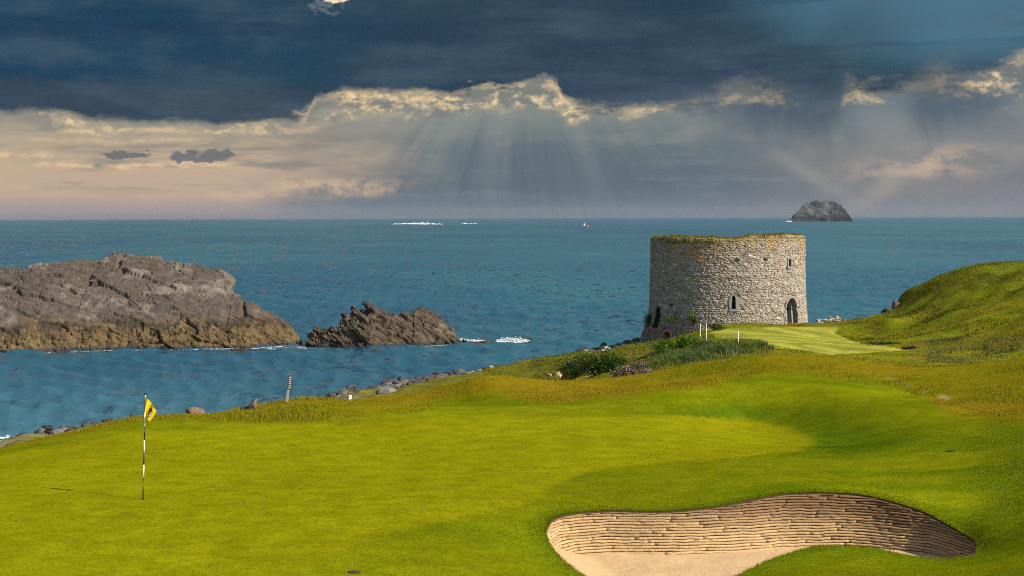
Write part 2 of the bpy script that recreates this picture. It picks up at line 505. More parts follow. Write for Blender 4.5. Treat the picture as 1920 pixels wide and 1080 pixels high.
def tone_mat(name, scale=3.0, vary=0.3, rough=0.9, bmp=None, trans=0.0, spec=0.0):
    """colour from the mesh's own colour per vertex (what the thing is made of), with grain on top"""
    m, n, b = mat_new(name)
    g = n.node('ShaderNodeNewGeometry')
    a = n.node('ShaderNodeAttribute'); a.attribute_name = 'tone'
    f = n.noise(g.outputs['Position'], scale, 4.0, 0.6)
    fac = n.sstep(0.25, 0.75, f, 1.0 - vary, 1.0 + vary)
    c = n.node('ShaderNodeMix', data_type='RGBA', blend_type='MULTIPLY'); c.inputs[0].default_value = 1.0
    n.l.new(a.outputs['Color'], c.inputs[6])
    n.l.new(n.vec(fac, fac, fac), c.inputs[7])
    n.l.new(c.outputs[2], b.inputs['Base Color'])
    b.inputs['Roughness'].default_value = rough
    b.inputs['Specular IOR Level'].default_value = spec
    if bmp:
        bump(n, b, n.noise(g.outputs['Position'], bmp[0], 4.0, 0.65), bmp[1], bmp[2])
    if trans > 0:
        tr_ = n.node('ShaderNodeBsdfTranslucent'); mx = n.node('ShaderNodeMixShader')
        mx.inputs[0].default_value = trans
        out = [x for x in n.n if x.type == 'OUTPUT_MATERIAL'][0]
        n.l.new(c.outputs[2], tr_.inputs[0]); n.l.new(b.outputs[0], mx.inputs[1]); n.l.new(tr_.outputs[0], mx.inputs[2])
        n.l.new(mx.outputs[0], out.inputs[0])
    return m

# ------------------------------------------------------------------ the lie of the land
SEA = -9.4
CP = []
def c_px(px, py, D): CP.append(tuple(at(px, py, D)))
def c_z(px, py, z): CP.append(tuple(atz(px, py, z)))
def c_dz(px, D, z): CP.append(((px - 960.0) / FPX * D, D, z))
# the mound the camera stands on
for x in (-14, 0, 14):
    CP += [(x, -30, 3.2), (x, -12, 3.9), (x, 0, 3.8), (x, 8, 2.5), (x, 15, 0.9)]
for x in (-60, 60):
    CP += [(x, -40, 2.0), (x, 0, 2.0)]
# green in front
for px, py, z in [(0, 1080, .10), (0, 960, .06), (0, 880, -.10), (270, 1080, .04), (270, 937, 0.0), (270, 850, -.12), (540, 1080, .05), (540, 935, .03), (540, 850, -.10), (540, 790, -.2),
                  (760, 1000, .04), (760, 900, -.05), (760, 810, -.14), (760, 765, -.12), (640, 1040, .05), (900, 1050, -.10), (980, 960, .02), (930, 900, -.0), (900, 830, -.06), (900, 775, -.12),
                  (1060, 880, .02), (1080, 780, -.16), (1060, 740, -.30), (1200, 880, .05), (1250, 820, -.04), (1380, 840, -.02), (1525, 838, -.02), (1240, 786, -.26), (1300, 784, -.40), (1350, 782, -.48), (1400, 781, -.52), (1450, 784, -.52), (1500, 790, -.50), (1550, 804, -.46), (1600, 828, -.40),
                  (1650, 830, -.12), (1190, 772, -.22), (1245, 759, -.12), (1300, 749, -.02), (1350, 741, .05), (1400, 736, .10), (1450, 734, .13), (1500, 735, .14), (1550, 739, .13), (1600, 747, .10), (1650, 761, .05), (1690, 776, .0), (1750, 800, .05), (1700, 735, -.26), (1770, 757, -.32), (1500, 880, .18), (1700, 880, .12),
                  (1860, 930, .18), (1900, 850, .24), (1900, 780, .05), (1990, 1000, .35), (2000, 860, .5), (2000, 760, .5), (1840, 740, -.08)]:
    c_z(px, py, z)
# the bunker's rim
BACK = [(1022, 1000, -.20), (1030, 983, -.12), (1045, 970, -.05), (1080, 960, 0), (1150, 957, .0), (1250, 958, .0), (1330, 951, .05), (1400, 940, .12), (1460, 926, .22), (1540, 920, .28), (1620, 928, .22), (1700, 950, .07), (1760, 975, -.10), (1810, 1010, -.30), (1832, 1030, -.42), (1834, 1038, -.43)]
FRONT = [(1822, 1043, -.40), (1740, 1040, -.30), (1640, 1028, -.25), (1550, 1025, -.25), (1500, 1032, -.28), (1440, 1050, -.32), (1380, 1080, -.38), (1300, 1118, -.40), (1190, 1118, -.40), (1100, 1080, -.36), (1060, 1055, -.33), (1033, 1025, -.27)]
for p in BACK[::2] + FRONT[::2]: c_z(*p)
for px, py, z in [(1540, 905, .27), (1640, 910, .22), (1740, 950, .08), (1840, 995, -.10), (1880, 1040, -.05), (1400, 920, .14), (1250, 935, .03), (1100, 935, .02), (990, 990, -.10), (1700, 1075, -.05), (1550, 1075, -.12)]:
    c_z(px, py, z)
# crest of the far bank, seen against sea and low ground
CREST = [(0, 836, 42), (140, 805, 46), (270, 779, 49), (380, 772, 51), (480, 752, 52.5), (560, 738, 53), (660, 742, 53.5), (760, 742, 54), (830, 724, 55.5), (900, 702, 57), (980, 704, 58), (1060, 714, 58.5), (1130, 716, 59), (1200, 704, 60), (1300, 686, 61.5), (1380, 669, 62.5), (1440, 663, 63.5), (1520, 664, 64), (1600, 672, 65), (1700, 686, 66), (1800, 694, 66), (1920, 699, 66), (2050, 690, 67)]
CREST += [(1560, 603, 136), (1600, 599, 132), (1640, 597, 129), (1662, 593, 128), (1680, 570, 128), (1700, 554, 128.5), (1740, 528, 129), (1800, 500, 129), (1860, 491, 128), (1920, 486, 127), (2000, 482, 126)]
CREST0 = len(CP)
for px, py, D in CREST:
    c_px(px, py + 2, D)
for px, D, z in [(-150, 38, -.6), (-300, 40, -1.4), (-150, 60, -6.4), (0, 50, -2.5), (0, 64, -6.0), (0, 78, -7.2), (270, 58, -2.2), (270, 72, -6.2), (540, 61, -1.8), (540, 75, -5.6), (760, 63, -1.7), (760, 80, -5.2), (900, 66, -1.5), (900, 85, -4.6), (1060, 68, -1.7), (1130, 70, -1.9), (1200, 70, -1.4), (1060, 90, -5.2), (1150, 92, -5.6), (1500, 76, -1.6), (1580, 78, -1.75), (1650, 80, -1.8), (1720, 80, -1.75)]:
    c_dz(px, D, z)
for px, py, D in [(1300, 674, 76), (1300, 655, 94), (1300, 636, 108), (1250, 692, 74), (1250, 676, 88), (1250, 662, 104), (1370, 655, 88), (1440, 652, 86), (1440, 645, 100), (1550, 663, 92), (1700, 657, 93), (1600, 640, 108), (1500, 630, 114), (1400, 636, 106), (1340, 622, 121), (1420, 614, 129), (1500, 612, 131), (1560, 614, 129), (1620, 610, 128), (1322, 618, 126),
                  (1700, 689, 74), (1800, 680, 78), (1920, 680, 80), (1920, 640, 88), (1800, 650, 90), (1920, 600, 98), (1800, 615, 102), (1920, 572, 108), (1800, 588, 113), (1700, 606, 118), (1720, 640, 98), (1640, 625, 117),
                  (1920, 540, 115), (1830, 545, 120), (1600, 606, 122), (1640, 602, 120), (1662, 599, 118),
                  (1200, 652, 132), (1150, 654, 124), (1100, 662, 117), (1050, 676, 112), (1000, 690, 110), (1235, 655, 129.5), (1265, 650, 128), (1292, 634, 128.5), (1200, 665, 118), (1130, 672, 107), (1100, 676, 106), (1200, 680, 104)]:
    c_px(px, py, D)
for px, D, z in [(2100, 66, .5), (2100, 90, 1.2), (2150, 126, 4.2), (2500, 120, 6), (2500, 90, 4), (2500, 60, 2), (2150, 150, 1.0), (1920, 142, -1.5), (1800, 142, -3.2), (1700, 140, -4.6), (1600, 146, -6.5), (1480, 148, -7.0), (1364, 148, -6.5), (1240, 142, -7.6)]:
    c_dz(px, D, z)
# shore shelf and sea bed
for px, D, z in [(-400, 70, -8.0), (-400, 88, -11), (-100, 84, -7.8), (0, 92, -7.8), (160, 92, -6.9), (300, 96, -7.6), (480, 101, -7.6), (640, 112, -7.5), (740, 116, -7.3), (860, 123, -7.2), (930, 122, -6.6), (1000, 124, -7.4), (1100, 130, -7.4), (1190, 138, -7.4)]:
    c_dz(px, D, z)
for px, D in [(-100, 98), (0, 103), (160, 106), (300, 112), (480, 118), (640, 128), (740, 131), (860, 139), (1000, 139), (1100, 144), (1190, 150), (1364, 162), (1500, 162), (1620, 160), (1750, 160), (1920, 166), (2300, 172)]:
    c_dz(px, D, -11.5)
for px, D in [(-700, 120), (-200, 140), (300, 150), (800, 175), (1300, 195), (1900, 200), (2500, 205)]:
    c_dz(px, D, -14.5)
CP = np.array(CP)
def _tps(r2): return 0.5 * r2 * np.log(r2 + 1e-9)
def tps_fit(P, lam):
    n = len(P)
    d2 = ((P[:, None, :2] - P[None, :, :2]) ** 2).sum(-1) / 400.0
    A = np.zeros((n + 3, n + 3)); A[:n, :n] = _tps(d2) + np.eye(n) * lam
    Q = np.c_[np.ones(n), P[:, :2] / 20.0]
    A[:n, n:] = Q; A[n:, :n] = Q.T
    return np.linalg.solve(A, np.r_[P[:, 2], 0, 0, 0])
def H0(x, y):
    x = np.asarray(x, float); y = np.asarray(y, float)
    sh = x.shape; x = x.ravel(); y = y.ravel()
    r = np.empty(len(x))
    for s in range(0, len(x), 20000):
        xs, ys = x[s:s + 20000], y[s:s + 20000]
        d2 = ((xs[:, None] - CP[None, :, 0]) ** 2 + (ys[:, None] - CP[None, :, 1]) ** 2) / 400.0
        r[s:s + 20000] = _tps(d2) @ TW[:-3] + TW[-3] + (TW[-2] * xs + TW[-1] * ys) / 20.0
    return r.reshape(sh)

TW = tps_fit(CP, 2e-4)
for it in range(7):                             # settle the crest where it is seen against the sea
    xs = np.array([(q[0] - 960) / FPX for q in CREST]); Ds = np.r_[np.linspace(30, 76, 116), np.linspace(114, 145, 50)]
    gx_, gD_ = xs[:, None] * Ds[None], Ds[None] + 0 * xs[:, None]
    hh_ = H0(gx_, gD_)
    cD_ = np.array([q[2] for q in CREST])[:, None]
    py_ = np.where((gD_ < np.where(cD_ > 100, 150, cD_ + 2.5)) & (gD_ > np.where(cD_ > 100, 112, 0)), project(gx_, gD_, hh_)[1], 1e9).min(1)
    for i, q in enumerate(CREST):
        al = 3.0 if 320 < q[0] < 1950 else 1.0
        if 380 < q[0] < 700: al = 6.0
        CP[CREST0 + i, 2] += 0.9 * np.clip((py_[i] - (q[1] + al)) * q[2] / FPX, -.25, .25)
    TW = tps_fit(CP, 2e-4)
def interp(pts, x):
    p = np.array(pts, float); return np.interp(x, p[:, 0], p[:, 1])
def poly_in(poly, x, y):
    poly = np.asarray(poly); ins = np.zeros(np.shape(x), bool)
    x0, y0 = poly[:, 0], poly[:, 1]; x1, y1 = np.roll(x0, -1), np.roll(y0, -1)
    for a, b, c, d in zip(x0, y0, x1, y1):
        if b == d: continue
        k = ((b > y) != (d > y)) & (x < (c - a) * (y - b) / (d - b) + a)
        ins ^= k
    return ins
def poly_dist(poly, x, y, closed=True):
    poly = np.asarray(poly, float)
    A = poly if closed else poly[:-1]
    B = np.roll(poly, -1, 0) if closed else poly[1:]
    best = np.full(np.shape(x), 1e9); bx = np.zeros(np.shape(x)); by = np.zeros(np.shape(x))
    for a, b in zip(A, B):
        d = b[:2] - a[:2]; L = (d ** 2).sum() + 1e-12
        t = np.clip(((x - a[0]) * d[0] + (y - a[1]) * d[1]) / L, 0, 1)
        qx, qy = a[0] + t * d[0], a[1] + t * d[1]
        r = np.hypot(x - qx, y - qy); k = r < best
        best = np.where(k, r, best); bx = np.where(k, qx, bx); by = np.where(k, qy, by)
    return best, bx, by
def spline(pts, n, closed=False):
    P = np.array(pts, float); m = len(P); out = []
    seg = m if closed else m - 1
    for i in range(seg):
        p0, p1, p2, p3 = (P[(i + k) % m] if closed else P[min(max(i + k, 0), m - 1)] for k in (-1, 0, 1, 2))
        for t in np.linspace(0, 1, n, endpoint=False):
            out.append(0.5 * ((2 * p1) + (-p0 + p2) * t + (2 * p0 - 5 * p1 + 4 * p2 - p3) * t * t + (-p0 + 3 * p1 - 3 * p2 + p3) * t ** 3))
    if not closed: out.append(P[-1])
    return np.array(out)
back3 = spline([atz(*p) for p in BACK], 14)
front3 = spline([back3[-1]] + [atz(*p) for p in FRONT] + [back3[0]], 10)
RIM = np.vstack([back3, front3[1:-1]])

# what grows where, plus the hollows' painted shade (worked out once from the plan and kept with the ground)
def zones(x, y, h):
    px, py = project(x, y, h)
    D = np.asarray(y)
    n1 = fbm(x * 0.45, y * 0.45, seed=3, oct=4); n2 = fbm(x * 0.13, y * 0.13, seed=5, oct=3)
    crest = interp([(-200, 868), (0, 836), (140, 805), (270, 779), (380, 772), (480, 752), (560, 738), (660, 742), (760, 742), (830, 724), (900, 702), (980, 704), (1060, 714), (1130, 716), (1200, 704), (1300, 686), (1380, 669), (1440, 663), (1520, 664), (1600, 672), (1700, 686), (1800, 694), (1920, 699), (2100, 690)], px)
    band = interp([(-200, 6), (0, 6), (300, 8), (380, 14), (480, 32), (560, 44), (660, 40), (760, 22), (830, 20), (900, 34), (980, 44), (1060, 40), (1130, 32), (1200, 32), (1300, 36), (1400, 32), (1440, 28), (1500, 30), (1560, 32), (1620, 28), (1680, 28), (1720, 48), (1780, 80), (1840, 84), (2100, 86)], px)
    near = sst(73, 67, D)
    rough = sst(-12, 8, crest + band - py + n1 * 14 + n2 * 8) * near
    rside = sst(1800, 1925, px + n1 * 60 + n2 * 40 + (py - 860) * 0.10) * sst(770, 800, py) * sst(1015, 960, py) * near
    green_r = interp([(770, 1150), (778, 1260), (786, 1390), (800, 1470), (815, 1512), (832, 1529), (845, 1500), (856, 1390), (866, 1260), (880, 1130), (900, 1060), (940, 1000), (985, 800), (1020, 660), (1060, 580), (1100, 520)], py)
    green_t = interp([(0, 850), (260, 812), (420, 804), (640, 792), (900, 782), (1200, 779), (1600, 776)], px)
    green = sst(-26, 22, green_r - px + n1 * 14) * sst(-5, 5, py - green_t + n1 * 3) * near
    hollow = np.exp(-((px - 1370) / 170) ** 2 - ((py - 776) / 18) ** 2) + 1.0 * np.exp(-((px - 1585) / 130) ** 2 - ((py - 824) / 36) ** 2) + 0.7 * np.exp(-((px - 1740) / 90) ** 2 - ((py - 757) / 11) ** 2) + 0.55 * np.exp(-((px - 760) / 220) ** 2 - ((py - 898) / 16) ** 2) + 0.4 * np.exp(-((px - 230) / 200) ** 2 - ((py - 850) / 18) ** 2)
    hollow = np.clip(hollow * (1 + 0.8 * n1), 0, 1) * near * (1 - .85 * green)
    dr, _, _ = poly_dist(RIM[::4], x, y)
    lip = sst(0.75, 0.15, dr + n1 * 0.25)
    far = 1 - near
    tee = poly_in([(1322, 616), (1420, 614), (1520, 613), (1572, 612), (1566, 626), (1600, 640), (1712, 657), (1560, 666), (1440, 647), (1340, 634)], px, py) & (D > 81) & (D < 135)
    tee = np.where(tee, 1.0, 0.0)
    rock = sst(-6.4, -7.3, h + n1 * 0.5)
    hill = sst(118, 122, D + n1 * 3) * sst(1640, 1690, px)
    clf = far * sst(1290, 1250, px)
    path = np.zeros_like(px)
    for q in ([(1668, 708), (1690, 717), (1715, 729), (1745, 737), (1778, 748)],):
        d, _, _ = poly_dist(np.array(q, float), px, py, closed=False)
        path = np.maximum(path, sst(2.6, .4, d + n1 * 3))
    path = path * near
    return dict(px=px, py=py, near=near, far=far, rough=rough, rside=rside, green=green, hollow=hollow, lip=lip, tee=tee, rock=rock, hill=hill, clf=clf, path=path, n1=n1, n2=n2)
def H(x, y):
    h = H0(x, y)
    x = np.asarray(x, float); y = np.asarray(y, float)
    near = sst(73, 64, y)
    h = h + 0.11 * fbm(x / 7.0 + 3.1, y / 9.0, seed=27, oct=2) * sst(31.5, 36, y) * sst(58, 50, y)
    h = h + (0.035 * fbm(x / 3.2, y / 3.2, seed=21, oct=3) + 0.05 * fbm(x / 9.0, y / 9.0, seed=22, oct=2)) * sst(14, 24, y) * (0.35 + 0.65 * sst(34, 40, y)) * near
    rough = sst(64, 75, y)
    teeflat = sst(-20, 6, -np.abs(y - 110)) * sst(12.5, 15, x) * sst(31, 24, x)
    h = h + (0.22 + .2 * sst(24, 30, x)) * fbm(x / 2.4, y / 2.4, seed=23, oct=4) * rough * (1 - 0.9 * teeflat)
    clf_ = sst(96, 99, y) * sst(105.3, 104.2, y + .8 * fbm(x / 1.5, y / 3, seed=28)) * sst(2.9, 3.5, x) * sst(8.7, 8.0, x)
    h = h - 1.9 * clf_
    pit = at(1180, 694, 101.5)
    h = h - 1.7 * np.exp(-((x - pit[0]) / .75) ** 2 - ((y - pit[1]) / 1.6) ** 2)
    rk = sst(-5.6, -7.4, h)
    f1, f2, cid = worley(x / 2.6, y / 1.9, 0.0, seed=31)
    h = h + rk * (0.5 * cid - 0.2 + 0.35 * fbm(x / 0.9, y / 0.9, seed=33, oct=3) + 0.3 * sst(0.0, 0.25, f2 - f1)) * sst(-12.5, -10, h)
    return h
def ground_hit(px, py, D0=66.0, D1=150.0):
    """where the line of sight through px, py first meets the land beyond the bank"""
    Ds = np.linspace(D0, D1, 500)
    r = ray(px, py); q = CAM[None] + r[None] * (Ds / r[1])[:, None]
    g = H(q[:, 0], q[:, 1]); k = np.where(q[:, 2] <= g)[0]
    i = k[0] if len(k) else len(Ds) - 1
    return np.array([q[i, 0], q[i, 1], g[i]])
def mixc(a, b, t): 
    return a * (1 - t[..., None]) + np.asarray(b) * t[..., None]
MOWN, GREEN, SEMI_SHADE, FESCUE = (.118, .128, .0022), (.165, .158, .0024), (.050, .084, .0020), (.155, .112, .0045)
def ground_colour(x, y, z_):
    c = np.tile(np.array(MOWN), (len(x), 1))
    c = c * (1 + 0.26 * z_['n2'][:, None] + 0.14 * z_['n1'][:, None])
    c = mixc(c, (.072, .104, .0018), sst(-.05, .42, fbm(x * .16, y * .42, seed=42, oct=4)) * .75)
    c = mixc(c, GREEN * np.ones(3), z_['green'] * 0.85)
    c = c * (1 + 0.10 * fbm(x * 0.9, y * 0.5, seed=41, oct=4)[:, None])
    c = mixc(c, SEMI_SHADE, np.clip(z_['hollow'] * 0.9, 0, 1))  # semi-rough green together with the shade of the hollows, painted into the turf
    c = mixc(c, (.085, .125, .003), z_['lip'] * 0.45)
    c = mixc(c, (.075, .105, .004), z_['rside'] * 0.5)
    fes = mixc(np.tile(np.array(FESCUE), (len(x), 1)), (.125, .112, .003), sst(-.1, .5, z_['n2'] + 0.5 * z_['n1']))
    c = np.where((z_['rough'] > 0)[:, None], mixc(c, fes, z_['rough'] * 0.9), c)
    far = mixc(np.tile(np.array((.115, .128, .006)), (len(x), 1)), (.15, .115, .010), sst(-.25, .45, z_['n1'] + z_['n2'] * .6))
    far = mixc(far, (.075, .085, .008), z_['hill'] * 0.7)
    far = mixc(far, (.105, .085, .025), z_['clf'] * 0.5)
    stripe = 0.5 + 0.5 * np.sin((x * 0.80 + y * 0.42) * 2.3)
    teec = np.array((.215, .212, .030)) * (0.80 + 0.36 * sst(.3, .7, stripe)[:, None]) * (1 + 0.12 * z_['n1'][:, None])
    far = mixc(far, teec, z_['tee'])
    c = mixc(c, far, z_['far'])
    c = mixc(c, (.42, .33, .17), z_['path'] * 0.4)
    rk = mixc(np.tile(np.array((.12, .108, .098)), (len(x), 1)), (.24, .22, .195), sst(0, .5, fbm(x * 1.3, y * 1.3, seed=44)))
    rk = mixc(rk, (.035, .032, .03), sst(-8.3, -9.1, z_['h']))
    c = mixc(c, rk, z_['rock'])
    return np.clip(c, 0.001, 0.9)

# ------------------------------------------------------------------ ground
def axis(segs):
    out = [segs[0][0]]
    for a, b, s in segs:
        n = max(1, int(round((b - a) / s))); out += list(np.linspace(a, b, n + 1)[1:])
    return np.array(out)
gx = axis([(-160, -60, 5), (-60, -34, 1.0), (-34, -16, .45), (-16, 0.0, .22), (0.0, 9.6, .075), (9.6, 26, .22), (26, 52, .5), (52, 100, 2), (100, 200, 6)])
gy = axis([(-80, 10, 4), (10, 20, 1.0), (20, 24.6, .25), (24.6, 32.0, .075), (32, 70, .22), (70, 140, .40), (140, 176, .7), (176, 215, 3)])
GX, GY = np.meshgrid(gx, gy, indexing='ij')
ni, nj = GX.shape
X, Y = GX.ravel().copy(), GY.ravel().copy()
cell = np.maximum(np.gradient(gx)[:, None] * np.ones(nj), np.ones(ni)[:, None] * np.gradient(gy)).ravel()
k = (X > RIM[:, 0].min() - .3) & (X < RIM[:, 0].max() + .3) & (Y > RIM[:, 1].min() - .3) & (Y < RIM[:, 1].max() + .3)
ki = np.where(k)[0]
d, qx, qy = poly_dist(RIM[:, :2], X[ki], Y[ki])
sn = d < 0.055
X[ki[sn]] = qx[sn]; Y[ki[sn]] = qy[sn]
Z = H(X, Y)
faces = grid_faces(ni, nj)
cx, cy = X[faces].mean(1), Y[faces].mean(1)
kk = (cx > RIM[:, 0].min()) & (cx < RIM[:, 0].max()) & (cy > RIM[:, 1].min()) & (cy < RIM[:, 1].max())
idx = np.where(kk)[0]
ins = poly_in(RIM[:, :2], cx[idx], cy[idx])
keep = np.ones(len(faces), bool); keep[idx[ins]] = False
faces = faces[keep]
zz = zones(X, Y, Z); zz['h'] = Z
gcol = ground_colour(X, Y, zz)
m, n, b = mat_new('turf')
b.inputs['Specular IOR Level'].default_value = 0.0
g = n.node('ShaderNodeNewGeometry'); P_ = g.outputs['Position']
a = n.node('ShaderNodeAttribute'); a.attribute_name = 'tone'
f1_ = n.noise(P_, 9.0, 5.0, 0.65); f2_ = n.noise(P_, 38.0, 3.0, 0.7); f3_ = n.noise(P_, 1.6, 5.0, 0.6)
fac = n.sstep(0.25, 0.75, f1_, 0.80, 1.20) * n.sstep(0.2, 0.8, f2_, 0.80, 1.20) * n.sstep(0.3, 0.7, f3_, 0.86, 1.14)
cmul = n.node('ShaderNodeMix', data_type='RGBA', blend_type='MULTIPLY'); cmul.inputs[0].default_value = 1.0
n.l.new(a.outputs['Color'], cmul.inputs[6]); n.l.new(n.vec(fac, fac, fac), cmul.inputs[7])
yel = n.mix(n.sstep(0.52, 0.72, n.noise(P_, 4.2, 5.0, 0.7)) * 0.35, cmul.outputs[2], (1.25, 0.98, 0.7, 1), 'MULTIPLY')
n.l.new(yel, b.inputs['Base Color'])
bump(n, b, f2_ * 0.6 + f1_ * 0.4, 0.40, 0.03)
TURF = m
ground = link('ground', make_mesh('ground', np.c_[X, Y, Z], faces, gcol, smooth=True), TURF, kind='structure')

# ------------------------------------------------------------------ sea
def wave_height(x, y, spacing):
    h = np.zeros_like(x)
    rs = np.random.default_rng(5)
    for i in range(46):
        lam = 1.6 * (14.0 / 1.6) ** rs.random()
        ang = math.radians(205) + rs.normal() * 0.55       # the wind drives the chop towards the land
        k = 2 * math.pi / lam
        amp = 0.0085 * lam ** 0.95 * (0.6 + 0.8 * rs.random())
        fade = np.clip((lam / spacing - 2.5) / 3.0, 0, 1)
        ph = k * (x * math.sin(ang) + y * math.cos(ang)) + rs.random() * 6.283
        s = np.sin(ph + 1.2 * vnoise(x / (lam * 3), y / (lam * 3), seed=60 + i))
        h += amp * fade * (1 - 1.6 * np.abs(s) if i % 3 == 0 else s)
    return h
rr = [40.0]
while rr[-1] < 14000:
    r0 = rr[-1]
    rr.append(r0 * (1 + (0.02 if r0 < 95 else min(0.03, 0.0042 * max(1.0, r0 / 300.0) ** 0.9))))
rr = np.array(rr)
th = np.concatenate([np.linspace(-180, -24, 50, endpoint=False), np.linspace(-24, -19, 20, endpoint=False), np.linspace(-19, 19, 720, endpoint=False), np.linspace(19, 24, 20, endpoint=False), np.linspace(24, 180, 50, endpoint=False)])
TH, RR = np.meshgrid(np.radians(th), rr, indexing='ij')
sx, sy = (RR * np.sin(TH)).ravel(), (RR * np.cos(TH)).ravel()
drr = (np.ones(len(th))[:, None] * np.gradient(rr)).ravel()
infr = (np.abs(TH) < math.radians(20)).ravel() & (sy < 2500) & (sy > 80)
sz = np.full(len(sx), SEA)
sz[infr] += wave_height(sx[infr], sy[infr], np.maximum(drr[infr], RR.ravel()[infr] * math.radians(0.053)))
fc = grid_faces(len(th), len(rr), wrap=True)
m, n, b = mat_new('sea_water')
g = n.node('ShaderNodeNewGeometry'); P_ = g.outputs['Position']
x_, y_, z_ = n.sep(P_)
q1 = n.noise(n.vec(x_ * 0.010, y_ * 0.0045), 1.0, 4.0, 0.55)
q2 = n.noise(n.vec(x_ * 0.0013, y_ * 0.00035, 3.0), 1.0, 4.0, 0.55)
deep = n.mix(n.sstep(0.38, 0.64, q2), (.014, .052, .084, 1), (.018, .070, .094, 1))  # broad bands of cloud shadow and wind streaks, painted into the water colour
deep = n.mix(n.sstep(0.40, 0.66, q1) * 0.65, deep, (.024, .088, .104, 1))
shoal = n.sstep(165, 105, y_ + (q1 - 0.5) * 60.0) * n.sstep(2, -30, x_)        # pale sand under the shallow inlet
deep = n.mix(shoal * 0.65, deep, (.040, .105, .135, 1))
n.put(b.inputs['Base Color'], deep)
b.inputs['Roughness'].default_value = 0.12
b.inputs['IOR'].default_value = 1.33
b.inputs['Specular IOR Level'].default_value = 0.5
def wn_(sx_, sy_, sz_, det):
    nd = n.node('ShaderNodeTexNoise'); n.put(nd.inputs['Vector'], n.vec(x_ * sx_, y_ * sy_, sz_))
    nd.inputs['Scale'].default_value = 1.0; nd.inputs['Detail'].default_value = det; nd.inputs['Roughness'].default_value = 0.62
    return n.sep(nd.outputs['Color'])
wa, wb, wc = wn_(0.42, 0.17, 0.0, 3.0), wn_(1.5, 1.0, 4.0, 3.0), wn_(0.11, 0.034, 9.0, 3.0)
tx_ = (wa[0] - 0.5) * 0.5 + (wb[0] - 0.5) * 0.5 + (wc[0] - 0.5) * 0.2
ty_ = (wa[1] - 0.5) * 1.8 + (wb[1] - 0.5) * 0.9 + (wc[1] - 0.5) * 0.7 - 0.27
vn = n.node('ShaderNodeVectorMath', operation='ADD'); n.l.new(g.outputs['Normal'], vn.inputs[0]); n.l.new(n.vec(tx_, ty_, 0.0), vn.inputs[1])
vz = n.node('ShaderNodeVectorMath', operation='NORMALIZE'); n.l.new(vn.outputs[0], vz.inputs[0]); n.l.new(vz.outputs[0], b.inputs['Normal'])
cap = n.sstep(0.60, 0.78, wa[2] * 0.6 + wb[2] * 0.4)
WATER = m
sea = link('sea', make_mesh('sea', np.c_[sx, sy, sz], fc, smooth=True), WATER, kind='structure')

# ------------------------------------------------------------------ haze over the water
hm = bpy.data.materials.new('haze'); hm.use_nodes = True
for nd in list(hm.node_tree.nodes): hm.node_tree.nodes.remove(nd)
hn = NT(hm.node_tree)
pv = hn.node('ShaderNodeVolumePrincipled')
pv.inputs['Color'].default_value = (0.36, 0.43, 0.50, 1)
pv.inputs['Density'].default_value = 3.0e-5
pv.inputs['Anisotropy'].default_value = 0.0
ho = hn.node('ShaderNodeOutputMaterial'); hn.l.new(pv.outputs[0], ho.inputs['Volume'])
hb = MB(); hb.box((0, 0, (80 - 17) / 2), (30000, 30000, 97))
haze = hb.build('haze', hm, kind='stuff')

# ------------------------------------------------------------------ round ruined tower
TC = np.array([(1364 - 960) / FPX * 136.85, 136.85])
TZ0, TZ1 = -6.6, 4.0
GZ = -3.25
def tR(th_, z):
    z = np.asarray(z, float)
    r = 6.52 + 0.032 * np.clip(1.5 - z, 0, 9) + 0.045 * np.clip(-1.6 - z, 0, 9) ** 1.2
    flare = sst(-.55, -.95, np.asarray(th_, float)) * sst(-2.4, -1.9, np.asarray(th_, float))
    return r + flare * np.clip(-3.2 - z, 0, 9) * 0.30
def tP(u, v, d):
    """u: metres round the wall from its front, v: height, d: out of the wall face"""
    th_ = np.asarray(u, float) / 6.6
    r = tR(th_, v) + d
    return np.stack([TC[0] + r * np.sin(th_), TC[1] - r * np.cos(th_), np.asarray(v, float) + 0 * r], -1)
def top_h(th_):
    th_ = np.asarray(th_, float)
    base = interp([(-3.3, 3.2), (-2.4, 3.5), (-1.5, 3.80), (-1.0, 3.95), (-.6, 3.82), (-.35, 3.80), (-.12, 3.74), (.05, 3.76), (.18, 3.94), (.6, 4.02), (1.1, 4.02), (1.4, 3.85), (1.9, 3.7), (2.6, 3.4), (3.3, 3.2)], th_)
    return base + 0.07 * vnoise(th_ * 9, 0.2, seed=71) + 0.04 * vnoise(th_ * 31, 0.7, seed=72)
DOOR = (.785 * 6.6, -3.3, 1.46, 2.14)          # u centre, foot, width, height to the tip
LANC = (-.055 * 6.6, -1.95, .42, 1.12)
SLIT = (.765 * 6.6, 1.44, .34, .60)
GAPW = (-1.19 * 6.6, -3.75, .95, 1.75)
ARCH = (-.905 * 6.6, -4.75, .80, .80)
def pointed(o, n=7):
    u, v, w, h = o
    sp = h * 0.58 if h > 1.4 else h * 0.8
    pts = [(u - w / 2, v), (u - w / 2, v + sp)]
    for t in np.linspace(0, 1, n)[1:]:
        a = t * math.pi / 2 * .92
        pts.append((u - w / 2 + (1 - math.cos(a)) / (1 - math.cos(math.pi / 2 * .92)) * w / 2, v + sp + (h - sp) * math.sin(a) / math.sin(math.pi / 2 * .92)))
    right = [(2 * u - p, q) for p, q in pts[:-1][::-1]]
    return pts + right
def rect(o): u, v, w, h = o; return [(u - w / 2, v), (u - w / 2, v + h), (u + w / 2, v + h), (u + w / 2, v)]
